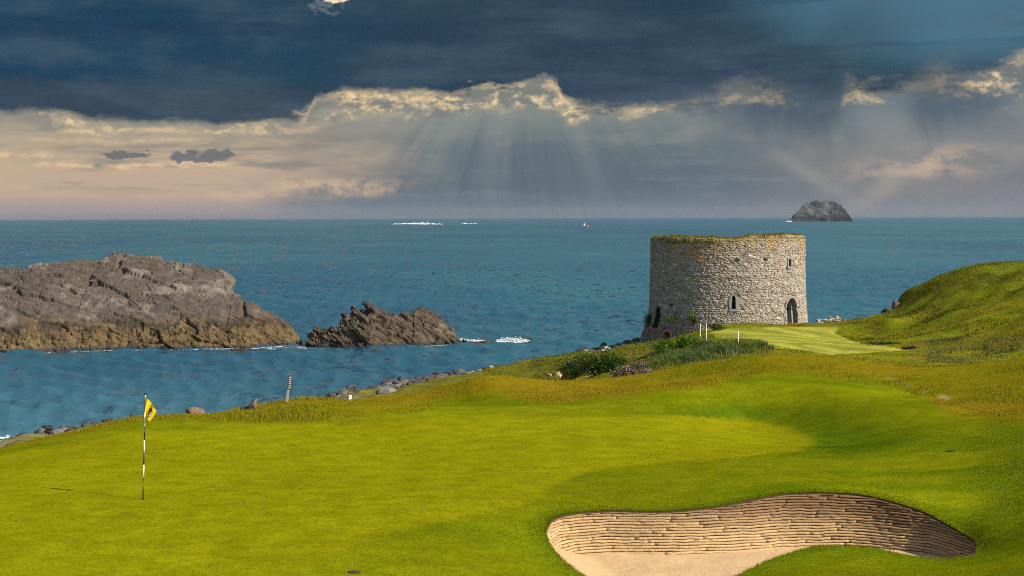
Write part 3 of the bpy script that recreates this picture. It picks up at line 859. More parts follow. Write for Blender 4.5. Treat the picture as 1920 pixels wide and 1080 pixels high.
GAPP = [(GAPW[0] - .5, GAPW[1]), (GAPW[0] - .42, GAPW[1] + .8), (GAPW[0] - .3, GAPW[1] + 1.5), (GAPW[0] - .05, GAPW[1] + 1.85), (GAPW[0] + .35, GAPW[1] + 1.65), (GAPW[0] + .5, GAPW[1] + .9), (GAPW[0] + .4, GAPW[1])]
au, av, aw, ah = ARCH
ARCHP = [(au - aw / 2, av)] + [(au - aw / 2 * math.cos(t), av + ah * .5 + ah * .5 * math.sin(t)) for t in np.linspace(0, math.pi, 9)] + [(au + aw / 2, av)]
lu, lv, lw, lh = LANC
LANCP = [(lu - .15, lv), (lu - .13, lv + lh * .88), (lu, lv + lh), (lu + .13, lv + lh * .88), (lu + .15, lv)]
OPEN = [pointed(DOOR), LANCP, rect(SLIT), GAPP, ARCHP]
SURR = [[(DOOR[0] - .95, -3.4), (DOOR[0] - .95, -2.25), (DOOR[0] - .80, -1.70), (DOOR[0], -.82), (DOOR[0] + .80, -1.70), (DOOR[0] + .95, -2.25), (DOOR[0] + .95, -3.4)],
        [(lu - .36, lv - .18), (lu - .44, lv + .5), (lu - .22, lv + lh + .1), (lu + .22, lv + lh + .1), (lu + .44, lv + .5), (lu + .36, lv - .18)],
        [(SLIT[0] - .40, SLIT[1] - .18), (SLIT[0] - .40, SLIT[1] + SLIT[3] + .1), (SLIT[0] + .40, SLIT[1] + SLIT[3] + .1), (SLIT[0] + .40, SLIT[1] - .18)], GAPP,
        [(au - .62, av), (au - .62, av + .6), (au - .3, av + 1.05), (au + .3, av + 1.05), (au + .62, av + .6), (au + .62, av)]]

# stone: pale limestone with lichens; each stone keeps its own tone
m, n, b = mat_new('rubble_stone')
g = n.node('ShaderNodeNewGeometry'); P_ = g.outputs['Position']
a = n.node('ShaderNodeAttribute'); a.attribute_name = 'tone'
x_, y_, z_ = n.sep(P_)
s1 = n.noise(P_, 0.55, 5.0, 0.6); s2 = n.noise(P_, 2.6, 5.0, 0.65); s3 = n.noise(P_, 14.0, 4.0, 0.65)
fac = n.sstep(0.25, 0.75, s3, 0.72, 1.26)
c = n.mix(1.0, a.outputs['Color'], n.vec(fac, fac, fac), 'MULTIPLY')
white = n.sstep(0.54, 0.70, s2) * 0.35
c = n.mix(white, c, (.48, .445, .38))
hi = n.sstep(-0.6, 3.6, z_)
lich = n.sstep(0.53, 0.66, s2 * 0.55 + s1 * 0.45 + hi * 0.07) * (hi * 0.85 + 0.12)
c = n.mix(lich * 0.85, c, (.36, .21, .045))
grn = n.sstep(0.58, 0.72, n.noise(P_, 1.7, 4.0, 0.6)) * 0.4
c = n.mix(grn, c, (.24, .22, .11))
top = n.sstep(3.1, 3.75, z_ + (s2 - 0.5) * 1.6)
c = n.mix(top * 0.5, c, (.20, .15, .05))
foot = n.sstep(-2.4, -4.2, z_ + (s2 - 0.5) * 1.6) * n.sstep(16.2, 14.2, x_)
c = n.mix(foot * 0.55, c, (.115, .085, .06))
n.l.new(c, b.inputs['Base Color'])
bump(n, b, s3 * 0.6 + s2 * 0.4, 0.6, 0.04)
STONE = m
m, n, b = mat_new('lime_mortar')
g = n.node('ShaderNodeNewGeometry'); P_ = g.outputs['Position']
x_, y_, z_ = n.sep(P_)
f = n.noise(P_, 5.0, 5.0, 0.7)
c = n.mix(f, (.19, .168, .135), (.30, .265, .215))
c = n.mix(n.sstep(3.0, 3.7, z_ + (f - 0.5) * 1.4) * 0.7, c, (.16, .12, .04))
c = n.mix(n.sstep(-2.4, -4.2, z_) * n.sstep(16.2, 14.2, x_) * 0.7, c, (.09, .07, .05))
n.l.new(c, b.inputs['Base Color'])
bump(n, b, n.noise(P_, 11.0, 5.0, 0.7), 0.9, 0.08)
MORTAR = m
DRESSED = plain('dressed_limestone', (.20, .185, .165), 0.85, 0.2, 0.35, 5.0)
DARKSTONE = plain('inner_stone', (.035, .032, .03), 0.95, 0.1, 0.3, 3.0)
REDSTONE = plain('red_sandstone', (.27, .135, .085), 0.95, 0.1, 0.4, 6.0)

tower = thing('ruined_tower', 'round roofless stone castle ruin with pointed doorway on the headland', 'tower', (TC[0], TC[1], GZ))
bpy.context.view_layer.update()
TINV = np.array(tower.matrix_world.inverted())
def tl(p): return np.asarray(p, float) - np.array([TC[0], TC[1], GZ])
# wall core
nu, nz = 620, 150
uu = np.linspace(-math.pi, math.pi, nu, endpoint=False) * 6.6
tt = np.linspace(0, 1, nz)
U_, T_ = np.meshgrid(uu, tt, indexing='ij')
V_ = TZ0 + (top_h(U_ / 6.6) - TZ0 - .03) * T_
dep = -0.004 - 0.085 * sst(-.05, .38, fbm(U_ * 2.4, V_ * 4.5, seed=74, oct=4)) + .02 * fbm(U_ * 7, V_ * 7, seed=75, oct=2)
po = tP(U_.ravel(), V_.ravel(), dep.ravel())
fo = grid_faces(nu, nz, wrap=True)
cu, cvv = U_.ravel()[fo], V_.ravel()[fo]
cu = np.where(cu.max(1, keepdims=True) - cu.min(1, keepdims=True) > 10, cu[:, :1], cu).mean(1); cvv = cvv.mean(1)
keep = np.ones(len(fo), bool)
for p in OPEN: keep &= ~poly_in(p, cu, cvv)
inn = np.stack([TC[0] + 4.9 * np.sin(U_ / 6.6), TC[1] - 4.9 * np.cos(U_ / 6.6), V_], -1).reshape(-1, 3)
fi = fo[:, ::-1] + len(po)
kp2 = np.ones(len(fo), bool)
ring_o = np.arange(nu) * nz + nz - 1
ft = np.stack([ring_o, np.roll(ring_o, -1), np.roll(ring_o, -1) + len(po), ring_o + len(po)], -1)
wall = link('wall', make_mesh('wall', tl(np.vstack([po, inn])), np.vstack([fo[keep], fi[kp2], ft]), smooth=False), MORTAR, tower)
mb = MB()
mb.tube([(0, 0, TZ0 - GZ), (0, 0, -0.06)], 4.95, 40)
mb.build('floor', DARKSTONE, tower)
mb = MB()
mb.tube([(0, 0, 0.6 - GZ), (0, 0, 1.0 - GZ)], 4.95, 40)
mb.build('vault', DARKSTONE, tower)

# rubble: irregular stones as clipped cells of an uneven lattice
def clip(poly, nx_, ny_, dd):
    out = []
    for i in range(len(poly)):
        p, q = poly[i], poly[(i + 1) % len(poly)]
        a_, b_ = p[0] * nx_ + p[1] * ny_ - dd, q[0] * nx_ + q[1] * ny_ - dd
        if a_ <= 0: out.append(p)
        if a_ * b_ < 0:
            t = a_ / (a_ - b_); out.append((p[0] + (q[0] - p[0]) * t, p[1] + (q[1] - p[1]) * t))
    return out
rs = random.Random(11)
ASP = 1.75
sites = []
z = TZ0 + 1.2
row = 0
while z < 4.0:
    rh = rs.choice([.09, .10, .12, .14, .16, .21])
    u = -1.75 * 6.6 + rs.random() * .4
    while u < 1.75 * 6.6:
        wd = rh * ASP * rs.uniform(.6, 1.9)
        sites.append(((u + wd / 2 + rs.uniform(-.05, .05)) / ASP, z + rh / 2 + rs.uniform(-.06, .06)))
        u += wd
    z += rh
    row += 1
bins = {}
for i, s in enumerate(sites): bins.setdefault((int(s[0] // .4), int(s[1] // .4)), []).append(i)
stones = []
for i, s in enumerate(sites):
    poly = [(s[0] - .34, s[1] - .3), (s[0] + .34, s[1] - .3), (s[0] + .34, s[1] + .3), (s[0] - .34, s[1] + .3)]
    bi, bj = int(s[0] // .4), int(s[1] // .4)
    for a_ in (-2, -1, 0, 1, 2):
        for b_ in (-2, -1, 0, 1, 2):
            for j in bins.get((bi + a_, bj + b_), ()):
                if j == i: continue
                q = sites[j]
                ex, ey = q[0] - s[0], q[1] - s[1]
                if ex * ex + ey * ey > .75: continue
                poly = clip(poly, ex, ey, (q[0] ** 2 + q[1] ** 2 - s[0] ** 2 - s[1] ** 2) / 2)
                if len(poly) < 3: break
    if len(poly) < 3: continue
    P2 = np.array([(p[0] * ASP, p[1]) for p in poly])
    c0 = P2.mean(0)
    if c0[1] > float(top_h(c0[0] / 6.6)) - .06: continue
    bad = False
    for sp in SURR:
        sp_ = np.array(sp)
        if poly_in(sp_, np.r_[P2[:, 0], c0[0]], np.r_[P2[:, 1], c0[1]]).any(): bad = True; break
    if bad: continue
    r_ = np.hypot(*(P2 - c0).T)
    k = np.maximum(.55, 1 - .016 / np.maximum(r_, .03))
    P2 = c0 + (P2 - c0) * k[:, None] + np.array([[rs.gauss(0, .008), rs.gauss(0, .008)] for _ in P2])
    ar = 0.5 * abs(np.dot(P2[:, 0], np.roll(P2[:, 1], 1)) - np.dot(P2[:, 1], np.roll(P2[:, 0], 1)))
    if ar < .004: continue
    vis = math.cos(c0[0] / 6.6 - .13)
    stones.append((ar * max(vis, 0) * (1 if c0[1] > GZ - .1 or c0[0] < -3.5 else 0), ar, P2, c0))
stones.sort(key=lambda s: -s[0])
def stone_geo(P2, c0):
    nn = len(P2)
    o = rs.uniform(-.025, .035)
    tx_, ty_ = rs.gauss(0, .045), rs.gauss(0, .06)
    q = c0 + (P2 - c0) * rs.uniform(.74, .90)
    d1 = o + tx_ * (P2[:, 0] - c0[0]) + ty_ * (P2[:, 1] - c0[1])
    d2 = o + rs.uniform(.008, .026) + tx_ * (q[:, 0] - c0[0]) * 1.4 + ty_ * (q[:, 1] - c0[1]) * 1.4
    v = np.vstack([tP(P2[:, 0], P2[:, 1], np.full(nn, -.11)), tP(P2[:, 0], P2[:, 1], d1), tP(q[:, 0], q[:, 1], d2), tP([c0[0]], [c0[1]], [o + rs.uniform(.03, .055)])])
    f4, f3 = [], []
    for i in range(nn):
        j = (i + 1) % nn
        f4 += [(j, i, nn + i, nn + j)[::-1] if False else (i, nn + i, nn + j, j), (nn + i, 2 * nn + i, 2 * nn + j, nn + j)]
        f3.append((2 * nn + i, 3 * nn, 2 * nn + j))
    # winding: cells run counter-clockwise seen from outside
    f4 = [q_[::-1] for q_ in f4]; f3 = [q_[::-1] for q_ in f3]
    t = rs.random()
    base = np.array([.300, .250, .186]) * (1 - t) + np.array([.225, .195, .156]) * t
    if rs.random() < .08: base = np.array([.38, .345, .285])
    if rs.random() < .10: base = np.array([.20, .175, .15])
    if rs.random() < .07: base = np.array([.31, .22, .13])
    th_ = c0[0] / 6.6
    if th_ < -.75 and c0[1] < -3.4 and rs.random() < .55: base = np.array([.26, .13, .08])
    return v, f4, f3, base * rs.uniform(.76, 1.14)
restv, rest4, rest3, restc, off = [], [], [], [], 0
for i, (_, ar, P2, c0) in enumerate(stones):
    v, f4, f3, base = stone_geo(P2, c0)
    if i < 290:
        link('stone', make_mesh('stone', tl(v), [np.array(f4), np.array(f3)], np.tile(base, (len(v), 1))), STONE, tower)
    else:
        restv.append(v); rest4.append(np.array(f4) + off); rest3.append(np.array(f3) + off); restc.append(np.tile(base, (len(v), 1))); off += len(v)
link('rubble_stonework', make_mesh('rubble_stonework', tl(np.vstack(restv)), [np.vstack(rest4), np.vstack(rest3)], np.vstack(restc)), STONE, tower, kind='stuff')

def prism(outline, d0, d1, name, mat, parent, chamf=.02):
    """a dressed stone: outline in (u, v), from d0 to d1 out of the wall, arrises worn"""
    P2 = np.array(outline, float); nn = len(P2); c0 = P2.mean(0)
    q = c0 + (P2 - c0) * (1 - chamf / np.maximum(np.hypot(*(P2 - c0).T), .05))[:, None]
    v = np.vstack([tP(P2[:, 0], P2[:, 1], np.full(nn, d0)), tP(P2[:, 0], P2[:, 1], np.full(nn, d1 - chamf)), tP(q[:, 0], q[:, 1], np.full(nn, d1))])
    f4 = []
    for i in range(nn):
        j = (i + 1) % nn
        f4 += [(i, j, nn + j, nn + i), (nn + i, nn + j, 2 * nn + j, 2 * nn + i)]
    area = np.dot(P2[:, 0], np.roll(P2[:, 1], -1)) - np.dot(P2[:, 1], np.roll(P2[:, 0], -1))
    cap = tuple(range(2 * nn, 3 * nn))
    me = bpy.data.meshes.new(name)
    fs = f4 + [cap]
    if area < 0: fs = [f[::-1] for f in fs]
    me.from_pydata([tuple(p) for p in tl(v)], [], fs); me.update()
    return link(name, me, mat, parent)
def reveal(poly, name, mat, parent, deep=1.65):
    P2 = np.array(poly, float); nn = len(P2)
    a_ = tP(P2[:, 0], P2[:, 1], np.full(nn, -.03)); b_ = tP(P2[:, 0], P2[:, 1], np.full(nn, -deep))
    f = [(i, i + 1, nn + i + 1, nn + i) for i in range(nn - 1)]
    f += [(nn - 1, 0, nn, 2 * nn - 1)]
    me = bpy.data.meshes.new(name); me.from_pydata([tuple(p) for p in tl(np.vstack([a_, b_]))], [], f); me.update()
    return link(name, me, mat, parent)
# doorway with its cut stones
door = reveal(pointed(DOOR), 'doorway', DRESSED, tower, 1.5)
arc = pointed(DOOR, 7)
left = arc[1:len(arc) // 2 + 1]; right = arc[len(arc) // 2:-1]
def offs(p, k):
    du, dv = p[0] - DOOR[0], p[1] - (DOOR[1] + .75)
    L = math.hypot(du, dv); return (p[0] + du / L * k, p[1] + dv / L * k)
for side in (left, right):
    for i in range(0, len(side) - 1, 2):
        seg = side[i:i + 3]
        if len(seg) < 2: continue
        prism(list(seg) + [offs(p, .17 + .03 * (i % 3)) for p in reversed(seg)], -.3, .075 + .012 * (i % 3), 'voussoir', DRESSED, door)
for s_ in (-1, 1):
    zb = DOOR[1] - .05
    for i, hh in enumerate((.36, .30, .34, .24)):
        wd = (.34, .22, .40, .26)[i] if s_ < 0 else (.44, .36, .40, .24)[i]
        u0 = DOOR[0] + s_ * (DOOR[2] / 2)
        prism([(u0, zb), (u0 + s_ * wd, zb + .01), (u0 + s_ * wd * .97, zb + hh - .02), (u0, zb + hh - .015)], -.3, .07 + .015 * ((i * 7) % 3), 'jamb_stone', DRESSED, door)
        zb += hh
# the inner order: a second, narrower pair of jambs and arch set back in the wall
for s_, nm in ((1, 'inner_jamb'),):
    u0 = DOOR[0] + s_ * DOOR[2] / 2
    wd = .27
    prism([(u0 - s_ * wd, DOOR[1]), (u0 + s_ * .02, DOOR[1]), (u0 + s_ * .02, DOOR[1] + 1.12), (u0 - s_ * wd, DOOR[1] + 1.10)], -.95, -.36, nm, DRESSED, door)
prism([(p[0] - .02, p[1]) for p in right[1:]] + [(DOOR[0] + (p[0] - DOOR[0]) * .72, p[1] - .14) for p in reversed(right[1:])], -.6, -.34, 'inner_arch', DRESSED, door)
prism([(DOOR[0] - .25, DOOR[1] - .16), (DOOR[0] + .5, DOOR[1] - .16), (DOOR[0] + .46, DOOR[1] + .05), (DOOR[0] - .2, DOOR[1] + .06)], -.9, .22, 'threshold', STONE if False else DRESSED, door)
# lancet
lan = reveal(LANCP, 'lancet_window', DRESSED, tower, 1.2)
prism([(lu - .17, lv), (lu - .15, lv + lh * .8), (lu - .06, lv + lh + .06), (lu - .20, lv + lh + .04), (lu - .40, lv + .72), (lu - .40, lv + .35), (lu - .32, lv)], -.3, .06, 'jamb_stone', DRESSED, lan)
prism([(lu + .17, lv), (lu + .15, lv + lh * .8), (lu + .06, lv + lh + .06), (lu + .20, lv + lh + .04), (lu + .40, lv + .72), (lu + .40, lv + .35), (lu + .32, lv)], -.3, .055, 'jamb_stone', DRESSED, lan)
prism([(lu - .36, lv - .20), (lu + .38, lv - .18), (lu + .36, lv - .01), (lu - .34, lv - .01)], -.3, .09, 'sill', DRESSED, lan)
# slit window high up
su, sv, sw, sh_ = SLIT
sli = reveal(rect(SLIT), 'slit_window', DRESSED, tower, 1.0)
prism([(su - .17, sv), (su - .17, sv + sh_), (su - .30, sv + sh_), (su - .30, sv)], -.3, .06, 'jamb_stone', DRESSED, sli)
prism([(su + .17, sv), (su + .17, sv + sh_), (su + .32, sv + sh_), (su + .32, sv)], -.3, .055, 'jamb_stone', DRESSED, sli)
prism([(su - .36, sv + sh_ + .01), (su + .36, sv + sh_ + .01), (su + .34, sv + sh_ + .14), (su - .34, sv + sh_ + .13)], -.3, .07, 'lintel', DRESSED, sli)
prism([(su - .38, sv - .15), (su + .38, sv - .15), (su + .38, sv - .01), (su - .36, sv - .01)], -.3, .10, 'sill', DRESSED, sli)
prism([(su - .34, sv - .45), (su + .30, sv - .45), (su + .33, sv - .32), (su - .30, sv - .31)], -.3, .10, 'sill', DRESSED, sli)
prism([(su + .02, sv), (su + .17, sv), (su + .17, sv + sh_), (su + .02, sv + sh_)], -.55, -.16, 'mullion', DRESSED, sli)
# breach and low brick arch at the seaward foot
reveal(GAPP, 'breach', DARKSTONE, tower, 1.6)
arch = reveal(ARCHP, 'low_arch', REDSTONE, tower, 1.0)
mb = MB()
for t in np.linspace(0, math.pi, 10)[:-1]:
    t2 = t + math.pi / 9 * .9
    q = [(au - aw / 2 * k_ * math.cos(x), av + ah * .5 + ah * .5 * k_ * math.sin(x)) for k_, x in ((1.0, t), (1.0, t2), (1.42, t2), (1.42, t))]
    prism(q, -.3, .06 + .02 * (int(t * 10) % 2), 'voussoir', REDSTONE, arch)
for s_ in (-1, 1):
    for i in range(3):
        u0 = au + s_ * aw / 2
        prism([(u0, av + i * .14), (u0 + s_ * .26, av + i * .14), (u0 + s_ * .25, av + i * .14 + .125), (u0, av + i * .14 + .125)], -.3, .05 + .02 * (i % 2), 'jamb_stone', REDSTONE, arch)
# putlog stones: two dark rounded stones under the parapet
for uq, vq, rq in ((-.01, 2.05, .2), (.36 * 1.0, 2.10, .17)):
    uq = (uq + .0) * 6.6
    prism([(uq + rq * 1.2 * math.cos(t), vq + rq * .8 * math.sin(t)) for t in np.linspace(0, 2 * math.pi, 9)[:-1]], -.2, .085, 'corbel', DARKSTONE, tower, .03)
# turf that has grown on the wall head
na, nb = 420, 16
A_, B_ = np.meshgrid(np.linspace(-math.pi, math.pi, na, endpoint=False), np.linspace(0, 1, nb), indexing='ij')
rad = 4.85 + (tR(A_, 3.9) + .02 - 4.85) * B_
spill = sst(-1.35, -.9, A_) * sst(-.15, -.35, A_) + .35 * sst(.5, .9, A_) * sst(1.5, 1.2, A_)
hgt = top_h(A_) + .02 - .42 * spill * sst(.80, 1.0, B_) * (.75 + .9 * vnoise(A_ * 11, .4, seed=81)) + 0.11 * np.sin(B_ * math.pi) ** .6 * (0.6 + 0.8 * vnoise(A_ * 5, B_, seed=76)) - .16 * sst(.86, 1.0, B_) * (0.7 + 0.7 * vnoise(A_ * 14, .4, seed=77)) - .12 * sst(.14, 0, B_)
hgt += 0.03 * fbm(A_ * 40, B_ * 8, seed=78)
rad = rad + .10 * spill * sst(.7, .9, B_) + .06 * vnoise(A_ * 22, B_ * 3, seed=79) * B_
tv = np.stack([TC[0] + rad * np.sin(A_), TC[1] - rad * np.cos(A_), hgt], -1).reshape(-1, 3)
tcol = mixc(np.tile(np.array((.125, .090, .022)), (len(tv), 1)), (.080, .085, .012), sst(-.2, .4, fbm(A_ * 5, B_ * 2, seed=80).ravel()))
link('turf_cap', make_mesh('turf_cap', tl(tv), grid_faces(na, nb, wrap=True), tcol, smooth=True), tone_mat('turf_cap', 6, .4, 1.0, (14, .8, .06)), tower)

# ------------------------------------------------------------------ rocks in the sea
m, n, b = mat_new('sea_rock')
g = n.node('ShaderNodeNewGeometry'); P_ = g.outputs['Position']
a = n.node('ShaderNodeAttribute'); a.attribute_name = 'tone'
f = n.noise(P_, 1.1, 6.0, 0.65); f2 = n.noise(P_, 5.0, 4.0, 0.7)
fac = n.sstep(0.25, 0.75, f, 0.72, 1.28) * n.sstep(0.2, 0.8, f2, 0.72, 1.28)
n.l.new(n.mix(1.0, a.outputs['Color'], n.vec(fac, fac, fac), 'MULTIPLY'), b.inputs['Base Color'])
b.inputs['Roughness'].default_value = 0.85
bump(n, b, f * 0.5 + f2 * 0.5, 1.0, 0.35)
ROCK = m
def rock_mesh(top, water, Lmax, slope, ns, nt, disp, colour, lean=None, crest_q=.58, back=.8, steep=(1.5, .78)):
    s = np.linspace(top[0][0], top[-1][0], ns)
    pt = interp(top, s); pw = interp(water, s)
    Df = np.array([atz(a_, b_, SEA)[1] for a_, b_ in zip(s, pw)])
    v = np.zeros((ns, nt, 3)); q = np.linspace(0, 1, nt)
    for i in range(ns):
        hh = max((pw[i] - pt[i]) * Df[i] / FPX, .2)
        L = min(Lmax, hh * slope + .8)
        tp = at(s[i], pt[i], Df[i] + L)
        zt = max(tp[2], SEA - .3)
        k = q / crest_q
        fr = k <= 1
        yy = np.where(fr, Df[i] - .6 + (L + .6) * np.clip(k, 0, 1) ** steep[0], Df[i] + L + (q - crest_q) / (1 - crest_q) * L * back)
        zb = SEA - 1.6
        zz_ = np.where(fr, zb + (zt - zb) * np.clip(k, 0, 1) ** steep[1], zt - (zt - zb) * ((q - crest_q) / (1 - crest_q)) ** 1.8)
        v[i, :, 0] = (s[i] - 960) / FPX * yy if False else tp[0] * (1 + 0 * yy)
        v[i, :, 1] = yy; v[i, :, 2] = zz_
    if lean is not None: v[:, :, 0] += lean(s[:, None], v[:, :, 2])
    nrm = np.cross(np.gradient(v, axis=0), np.gradient(v, axis=1))
    nrm /= np.linalg.norm(nrm, axis=2, keepdims=True) + 1e-9
    if nrm[ns // 2, nt // 4, 1] > 0: nrm = -nrm
    X_, Y_, Z_ = v[..., 0], v[..., 1], v[..., 2]
    dd, dark_ = disp(X_, Y_, Z_)
    v = v + nrm * dd[..., None]
    c = colour(v[..., 0], v[..., 1], v[..., 2], dd, dark_)
    return v.reshape(-1, 3), grid_faces(ns, nt)[:, ::-1], c.reshape(-1, 3)

def big_disp(x, y, z):
    wx = x + .8 * fbm(x * .3, y * .3, z * .3, seed=101); wz = z + .5 * fbm(x * .35, y * .35, z * .35, seed=102)
    u_ = wx * .92 + wz * .40; w_ = wz * .92 - wx * .40 * -.55 + y * .25      # joints lean with the beds
    a1, a2, c1, t1 = worley(u_ / 5.5, y / 5.5, w_ / 2.0, seed=103, tilt=True)
    b1, b2, c2, t2 = worley(u_ / 1.9, y / 2.2, w_ / .62, seed=107, tilt=True)
    e1, e2, c3, t3 = worley(u_ / .7, y / .8, w_ / .24, seed=108, tilt=True)
    crack = np.exp(-((a2 - a1) / .030) ** 2) * sst(-.4, .1, fbm(x * .2, y * .2, z * .2, seed=120)); crack2 = np.exp(-((b2 - b1) / .06) ** 2) * sst(-.15, .3, fbm(x * .5, y * .5, z * .5, seed=109))
    low = sst(-6.0, -7.4, z)
    d = .34 * t1 + .12 * (c1 - .5) + .20 * t2 + .07 * (c2 - .5) + .08 * t3 - .55 * crack - .26 * crack2 + 0.5 * fbm(x * .14, y * .14, z * .2, seed=111, oct=3) + .03 * fbm(x * 3, y * 3, z * 4, seed=116, oct=3)
    f1, f2, c3, t4 = worley(x / .55, y / .55, z / 1.0, seed=115, tilt=True)
    d = d + low * (.26 * t4 + .14 * (.5 - f1) + .15 * fbm(x * 1.3, y * 1.3, z * .9, seed=117, oct=4))
    return d * sst(SEA - 2, SEA + 1.5, z), crack
def big_col(x, y, z, d, crack):
    n1 = fbm(x * .35, y * .35, z * .35, seed=121, oct=4); n2 = fbm(x * 1.4, y * 1.4, z * 1.4, seed=122, oct=4)
    c = np.tile(np.array((.072, .057, .044)), x.shape + (1,))
    c = mixc(c, (.148, .124, .100), sst(.02, .6, n1 + .5 * n2))
    c = mixc(c, (.050, .038, .026), sst(.1, .6, n2 - .4 * n1) * .7)
    zz_ = z - SEA + .7 * n1 + .25 * n2
    tan = mixc(np.tile(np.array((.115, .076, .034)), x.shape + (1,)), (.055, .036, .017), sst(-.1, .4, n2))
    c = mixc(c, tan, sst(4.0, 2.4, zz_))
    band = np.exp(-((zz_ - 2.7) / .55) ** 2) * sst(-.40, .0, n2 + .3 * n1)
    c = mixc(c, (.040, .032, .022), np.clip(band, 0, 1) * .95)
    c = mixc(c, (.09, .065, .03), sst(-.05, .35, fbm(x * 2.2, y * 2.2, z * 1.0, seed=125, oct=3)) * sst(2.6, 2.0, zz_) * .7)
    c = mixc(c, (.035, .032, .03), sst(.55, .15, z - SEA))
    return c
top_big = [(-330, 600), (-250, 560), (-120, 522), (0, 506), (45, 498), (68, 490), (110, 489), (170, 489), (189, 488), (192, 480), (200, 475), (240, 476), (300, 481), (360, 491), (400, 503), (425, 515), (436, 522), (440, 556), (470, 564), (485, 578), (505, 588), (530, 606), (555, 630), (572, 650), (585, 662)]
wat_big = [(-330, 664), (0, 662), (120, 660), (200, 657), (350, 655), (480, 653), (550, 648), (585, 646)]
def big_lean(s, z):
    return 1.3 * sst(385, 432, s) * sst(449, 437, s) * (z - 0.0 + 2.2) / 4.0 * sst(-5.5, -3.5, z)
v, f, c = rock_mesh(top_big, wat_big, 15, 1.25, 760, 230, big_disp, big_col, big_lean)
big = link('rock_islet', make_mesh('rock_islet', v, f, c), ROCK)
tag(big, 'large smooth brown rock islet with tan tide band, left in the sea', 'sea rock')

def jag_disp(x, y, z):
    wx = x + .5 * fbm(x * .4, y * .4, z * .4, seed=131)
    t = wx * .62 + z * .80 + .2 * y                 # across the steep beds, which fall to the right
    l = z * .62 - wx * .80
    a1, a2, c1, t1 = worley(t / .85, y / 2.2, l / 3.6, seed=132, tilt=True)
    b1, b2, c2, t2 = worley(t / .34, y / 1.0, l / 1.4, seed=135, tilt=True)
    d = .50 * (c1 - .5) + .38 * t1 + .22 * (c2 - .5) + .22 * t2 - .30 * np.exp(-((a2 - a1) / .06) ** 2) - .10 * np.exp(-((b2 - b1) / .10) ** 2) + .30 * fbm(x * .5, y * .5, z * .5, seed=137, oct=4) + .09 * fbm(x * 2.6, y * 2.6, z * 2.6, seed=138, oct=3)
    return d * sst(SEA - 2, SEA + .6, z), c1
def jag_col(x, y, z, d, st1):
    n1 = fbm(x * .5, y * .5, z * .5, seed=141, oct=4); n2 = fbm(x * 1.9, y * 1.9, z * 1.9, seed=142, oct=3)
    c = np.tile(np.array((.076, .056, .036)), x.shape + (1,))
    c = mixc(c, (.112, .086, .056), sst(0, .5, n1 + .4 * n2))
    c = mixc(c, (.062, .050, .040), sst(3.0, 4.4, z - SEA + n1))
    c = mixc(c, (.032, .024, .016), sst(.05, .45, n2) * .7)
    c = mixc(c, (.03, .028, .026), sst(.5, .15, z - SEA))
    return c
top_jag = [(562, 660), (572, 645), (580, 622), (590, 613), (605, 615), (622, 615), (632, 612), (634, 618), (640, 590), (648, 586), (658, 588), (662, 576), (672, 577), (684, 578), (687, 569), (694, 573), (705, 580), (725, 586), (738, 584), (750, 588), (776, 591), (779, 576), (792, 573), (806, 581), (822, 590), (830, 604), (842, 618), (854, 630), (866, 638), (880, 642), (893, 648)]
wat_jag = [(562, 650), (640, 652), (700, 653), (780, 649), (850, 645), (893, 643)]
v, f, c = rock_mesh(top_jag, wat_jag, 8, .95, 520, 150, jag_disp, jag_col, None, .55, .9, (1.15, .9))
jag = link('rock_stack', make_mesh('rock_stack', v, f, c), ROCK)
tag(jag, 'jagged brown rock with slanting layers rising from the sea', 'sea rock')
# half awash rock to its right
v, f, c = rock_mesh([(884, 642), (900, 639), (912, 638), (925, 641), (934, 643)], [(884, 643), (934, 644)], 3, 1.0, 50, 24, lambda x, y, z: (.16 * fbm(x * 1.5, y * 1.5, z * 1.5, seed=151), z), lambda x, y, z, d, k: np.tile(np.array((.035, .032, .03)), x.shape + (1,)))
tag(link('awash_rock', make_mesh('awash_rock', v, f, c), ROCK), 'low dark wet rock awash just right of the jagged rock', 'sea rock')
v, f, c = rock_mesh([(972, 642), (982, 635), (989, 632), (996, 634), (1004, 641)], [(972, 641), (1004, 641)], 2.0, 1.2, 40, 24, lambda x, y, z: (.12 * fbm(x * 1.5, y * 1.5, z * 1.5, seed=152), z), lambda x, y, z, d, k: np.tile(np.array((.03, .03, .03)), x.shape + (1,)))
tag(link('awash_rock', make_mesh('awash_rock', v, f, c), ROCK), 'small black wet rock behind the white breaker', 'sea rock')

# far island
def isl_disp(x, y, z):
    f1, f2, c1 = worley(x / 26, y / 26, z / 16, seed=161)
    return 3.5 * (c1 - .5) + 4 * fbm(x / 30, y / 30, z / 24, seed=162, oct=5) * sst(SEA, SEA + 12, z), c1
def isl_col(x, y, z, d, k):
    n1 = fbm(x / 14, y / 14, z / 9, seed=163, oct=5)
    c = mixc(np.tile(np.array((.070, .070, .066)), x.shape + (1,)), (.15, .145, .13), sst(.0, .5, n1))
    return mixc(c, (.045, .043, .04), sst(24, 14, z - SEA + 10 * n1))
ISD = 5600.0
def isl_px(p): return p
top_i = [(1477, 416), (1484, 408), (1490, 402), (1497, 396), (1504, 389), (1510, 384), (1517, 380), (1526, 377), (1534, 376.5), (1541, 379.5), (1547, 377), (1555, 376), (1563, 376.5), (1572, 381), (1580, 388), (1587, 396), (1592, 403), (1597, 410), (1601, 416)]
v, f, c = rock_mesh(top_i, [(1470, 415.2), (1610, 415.2)], 160, 1.5, 180, 70, isl_disp, isl_col, None, .5, 1.0, (1.0, .92))
tag(link('rocky_island', make_mesh('rocky_island', v, f, c), ROCK), 'distant rocky dome island on the horizon', 'island')

